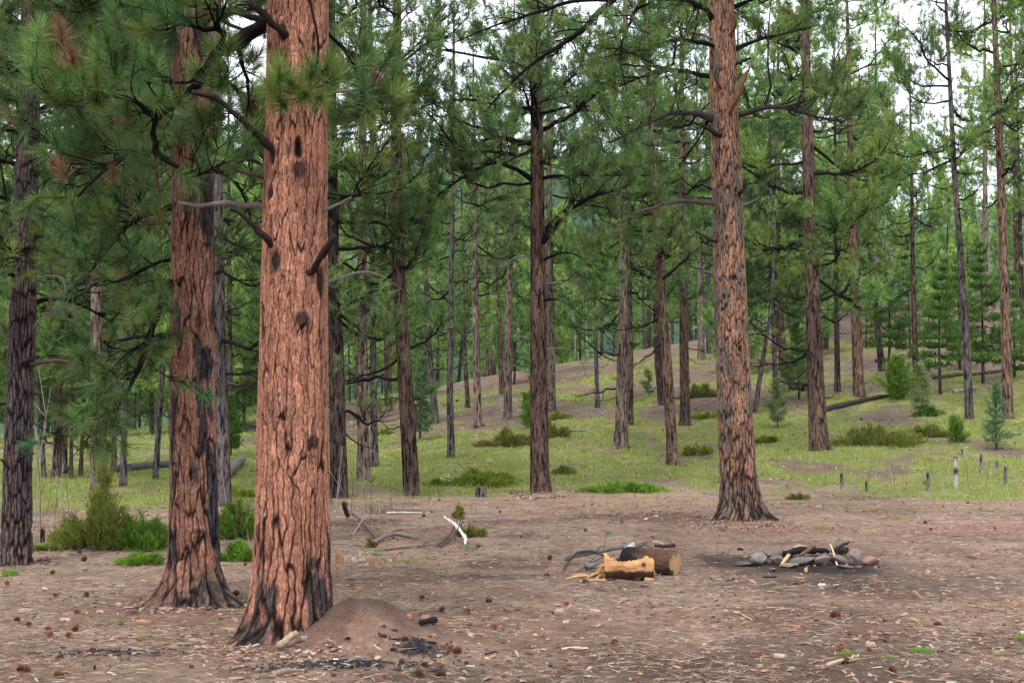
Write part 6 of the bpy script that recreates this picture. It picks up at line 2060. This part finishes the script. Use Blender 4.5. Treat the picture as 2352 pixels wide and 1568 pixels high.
# ---- rocks
def ico(sub=3):
    t = (1 + 5 ** .5) / 2
    V = [np.array(v, float) for v in ((-1, t, 0), (1, t, 0), (-1, -t, 0), (1, -t, 0), (0, -1, t), (0, 1, t), (0, -1, -t), (0, 1, -t), (t, 0, -1), (t, 0, 1), (-t, 0, -1), (-t, 0, 1))]
    V = [v / np.linalg.norm(v) for v in V]
    F = [(0, 11, 5), (0, 5, 1), (0, 1, 7), (0, 7, 10), (0, 10, 11), (1, 5, 9), (5, 11, 4), (11, 10, 2), (10, 7, 6), (7, 1, 8), (3, 9, 4), (3, 4, 2), (3, 2, 6), (3, 6, 8), (3, 8, 9), (4, 9, 5), (2, 4, 11), (6, 2, 10), (8, 6, 7), (9, 8, 1)]
    for _ in range(sub):
        m, G = {}, []

        def mid(a, b):
            k = (min(a, b), max(a, b))
            if k not in m:
                v = V[a] + V[b]
                V.append(v / np.linalg.norm(v))
                m[k] = len(V) - 1
            return m[k]
        for (a, b, c) in F:
            x, y, z = mid(a, b), mid(b, c), mid(c, a)
            G += [(a, x, z), (b, y, x), (c, z, y), (x, y, z)]
        F = G
    return np.array(V), np.array(F)


ICO_V, ICO_F = ico(3)


def rock(u, v, w, h, d, col, label, seed, planes=7, tilt=0.0, roll=0.0, yaw=0.0, soot=0.0, sink=.18):
    """w,h in picture pixels, d depth ratio; u,v = foot of the stone"""
    g = ground(u, v)
    rng = np.random.default_rng(2500 + seed)
    k = g[1] / FPX
    V = ICO_V.copy()
    for _ in range(planes):
        nn = norm(rng.normal(size=3))
        lim = rng.uniform(.42, .8)
        dd = V @ nn
        V = V - np.clip(dd - lim, 0, None)[:, None] * nn * .98
    V = V * (1 + .06 * fbm(V[:, 0] * 2 + seed, V[:, 1] * 2, V[:, 2] * 2, o=4, seed=seed))[:, None]
    V = V / np.abs(V).max(0)
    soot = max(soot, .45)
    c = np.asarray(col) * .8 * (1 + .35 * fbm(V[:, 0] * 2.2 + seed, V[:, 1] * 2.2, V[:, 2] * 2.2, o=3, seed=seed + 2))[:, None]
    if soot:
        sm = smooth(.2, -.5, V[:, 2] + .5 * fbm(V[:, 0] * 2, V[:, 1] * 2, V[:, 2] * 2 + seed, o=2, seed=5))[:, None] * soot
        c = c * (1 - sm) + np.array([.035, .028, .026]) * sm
    W2, H2 = w / 2 * k * 1.06, h / 2 * k * .92
    V = V * np.array([W2, W2 * d, H2])
    ca, sa = math.cos(roll), math.sin(roll)
    V = np.stack([V[:, 0] * ca - V[:, 2] * sa, V[:, 1], V[:, 0] * sa + V[:, 2] * ca], -1)
    ca, sa = math.cos(yaw), math.sin(yaw)
    V = np.stack([V[:, 0] * ca - V[:, 1] * sa, V[:, 0] * sa + V[:, 1] * ca, V[:, 2]], -1)
    V[:, 2] -= V[:, 2].min() + sink * H2
    V[:, 1] += W2 * d * .6
    mk('fire_ring_stone', V + g, ICO_F, M_ROCK, None, g, c, sm=False, label=label, cat='stone', group='stones of the fire ring')


GRK, PRK, DRK2 = (.24, .215, .205), (.30, .20, .165), (.105, .09, .085)
rock(1743, 1301, 42, 42, .9, (.25, .215, .20), 'round grey stone with a sooty base at the end of the fire ring', 1, 6, soot=.8)
rock(1774, 1282, 36, 30, .8, (.20, .165, .155), 'brownish round stone at the back of the fire ring by the round one', 2, 5)
rock(1807, 1279, 34, 22, .8, (.23, .175, .16), 'flat-topped back stone of the fire ring', 3, 7)
rock(1784, 1296, 34, 26, .8, (.19, .15, .135), 'squat brown stone next to the round grey one', 4, 6)
rock(1765, 1298, 20, 16, .8, DRK2, 'small dark stone wedged beside the round grey one', 5, 6)
rock(1810, 1303, 40, 13, .7, PRK, 'low pinkish slab at the front of the fire ring', 6, 8)
rock(1848, 1298, 66, 22, .5, (.17, .16, .15), 'long dark grey block across the front of the fire ring', 7, 10)
rock(1897, 1300, 44, 32, .7, (.26, .195, .175), 'angular pink-grey stone behind the yellow stick', 8, 9, roll=.2)
rock(1933, 1298, 44, 28, .7, (.27, .19, .165), 'blocky stone with a dark split face', 9, 10, roll=-.15)
rock(1968, 1300, 30, 56, .55, (.28, .225, .205), 'tall slab stone standing tilted in the fire ring', 10, 10, roll=.32)
rock(2001, 1297, 40, 28, .8, (.31, .185, .15), 'rounded reddish stone at the far end of the fire ring', 11, 6)
rock(1943, 1306, 40, 12, .7, (.20, .17, .16), 'flat grey stone before the tall slab', 12, 8)
rock(1975, 1305, 26, 9, .7, (.22, .15, .12), 'thin brown flat stone before the reddish one', 13, 8)
rock(1773, 1313, 20, 12, .8, (.22, .12, .10), 'little red stone fallen outside the ring', 14, 6)
rock(1770, 1326, 36, 9, .7, DRK2, 'flat dark stone sunk in the dirt before the ring', 15, 8)
rock(1712, 1300, 44, 14, .8, (.13, .12, .125), 'ashy flat stone beside the round grey one', 16, 8)
rock(1699, 1266, 18, 11, .8, (.025, .024, .026), 'small black burnt lump behind the fire ring', 17, 6)
rock(1828, 1301, 18, 9, .8, (.26, .19, .17), 'small pinkish pebble at the dark block', 18, 6)
rock(1880, 1300, 18, 14, .8, (.05, .045, .045), 'sooty small stone between the block and the pink-grey stone', 19, 6)
rock(1935, 1272, 34, 20, .6, (.05, .045, .045), 'sooty back stone behind the split-faced one', 20, 9)

stick([(1800, 1284, .05), (1835, 1282, .08), (1870, 1281, .07), (1905, 1280, .05)], [.03, .04, .038, .022], BLK, 'charred log lying inside the fire ring', name='charred_log', cat='charcoal', seed=130, lump=.16)
stick([(1838, 1288, .05), (1855, 1284, .09), (1872, 1280, .12)], [.02, .024, .02], (.14, .085, .05), 'half-burnt brown stick across the charred log', name='charred_stick', seed=131)
stick([(1910, 1284, .08), (1930, 1282, .13), (1952, 1280, .17)], [.02, .022, .016], (.035, .032, .033), 'charred branch leaning on the back stones', name='charred_stick', seed=132, lump=.15)
stick([(1822, 1278, .10), (1838, 1277, .115), (1850, 1277, .11)], [.014, .016, .012], (.42, .30, .19), 'tan bark piece resting on the charred log', seed=133)
stick([(1923, 1300, .0), (1916, 1292, .09), (1908, 1285, .17)], [.013, .011, .009], (.50, .39, .22), 'peeled yellow stick leaning on the fire ring', seed=134, lump=.03)
stick([(1792, 1302, .0), (1802, 1298, .05), (1812, 1294, .09)], [.010, .022, .022], (.52, .35, .18), 'short tan split stick leaning on a ring stone', seed=135, lump=.04)
chip(1888, 1345, 26, 5, (.52, .52, .55), 'crumpled pale scrap on the dirt before the fire ring', 90, name='paper_scrap', cat='scrap')
chip(1852, 1312, 9, 9, (.58, .38, .18), 'tiny orange wood cube before the fire ring', 91)


# ------------------------------------------------------------------ pale aspens beyond the crest
def aspens():
    rng = np.random.default_rng(61)
    for i, (u, lo) in enumerate(((1745, 98), (1752, 100), (1762, 97), (1770, 102), (1738, 101), (2025, 104), (2034, 101), (2044, 106), (2055, 103), (2275, 100), (2262, 103), (2330, 104), (1980, 102), (1900, 103), (1912, 99), (1640, 100), (1668, 104), (1350, 101), (1320, 105))):
        y = lo
        x = (u - CU) / FPX * y
        z = gz(x, y)
        H = rng.uniform(5, 8)
        P = resample(np.array([[0, 0, -.2], [rng.normal(0, .2), 0, H * .5], [rng.normal(0, .4), 0, H]]), 9)
        A = Acc()
        V, Q, T = tubes(P, np.linspace(.055, .012, 9), 6, True)
        A.add(V, Q, T, (.36, .345, .33))
        for k in range(14):
            b, T0 = interp_path(P, rng.uniform(.25, .95, 1))
            d = norm(np.array([rng.normal(), rng.normal(), .9]))
            L = rng.uniform(.4, 1.3)
            V, Q, T = tubes(np.array([b[0], b[0] + d * L * .5 + rng.normal(0, .05, 3), b[0] + d * L + np.array([0, 0, .1])]), np.array([.018, .012, .006]), 4, False)
            A.add(V, Q, None, (.30, .29, .28))
        A.build('bare_aspen', M_TWIG, None, (0, 0, 0), label='pale leafless aspen standing beyond the crest of the slope', cat='tree', group='bare aspens beyond the crest').location = (x, y, z)


aspens()

# ------------------------------------------------------------------ haze
def haze():
    a = 5300.0
    z0, z1 = -25.0, 640.0
    V = np.array([[x, y, z] for z in (z0, z1) for y in (-a, a) for x in (-a, a)])
    Q = [[0, 2, 3, 1], [4, 5, 7, 6], [0, 1, 5, 4], [2, 6, 7, 3], [0, 4, 6, 2], [1, 3, 7, 5]]
    m = bpy.data.materials.new('haze')
    m.use_nodes = True
    n = m.node_tree.nodes
    n.clear()
    out = n.new('ShaderNodeOutputMaterial')
    v = n.new('ShaderNodeVolumePrincipled')
    v.inputs['Color'].default_value = (.55, .72, 1.0, 1)
    v.inputs['Density'].default_value = 0.0001
    m.node_tree.links.new(v.outputs['Volume'], out.inputs['Volume'])
    mk('haze', V, np.array(Q), m, kind='stuff', label='thin bluish mountain haze filling the air', cat='haze')


haze()
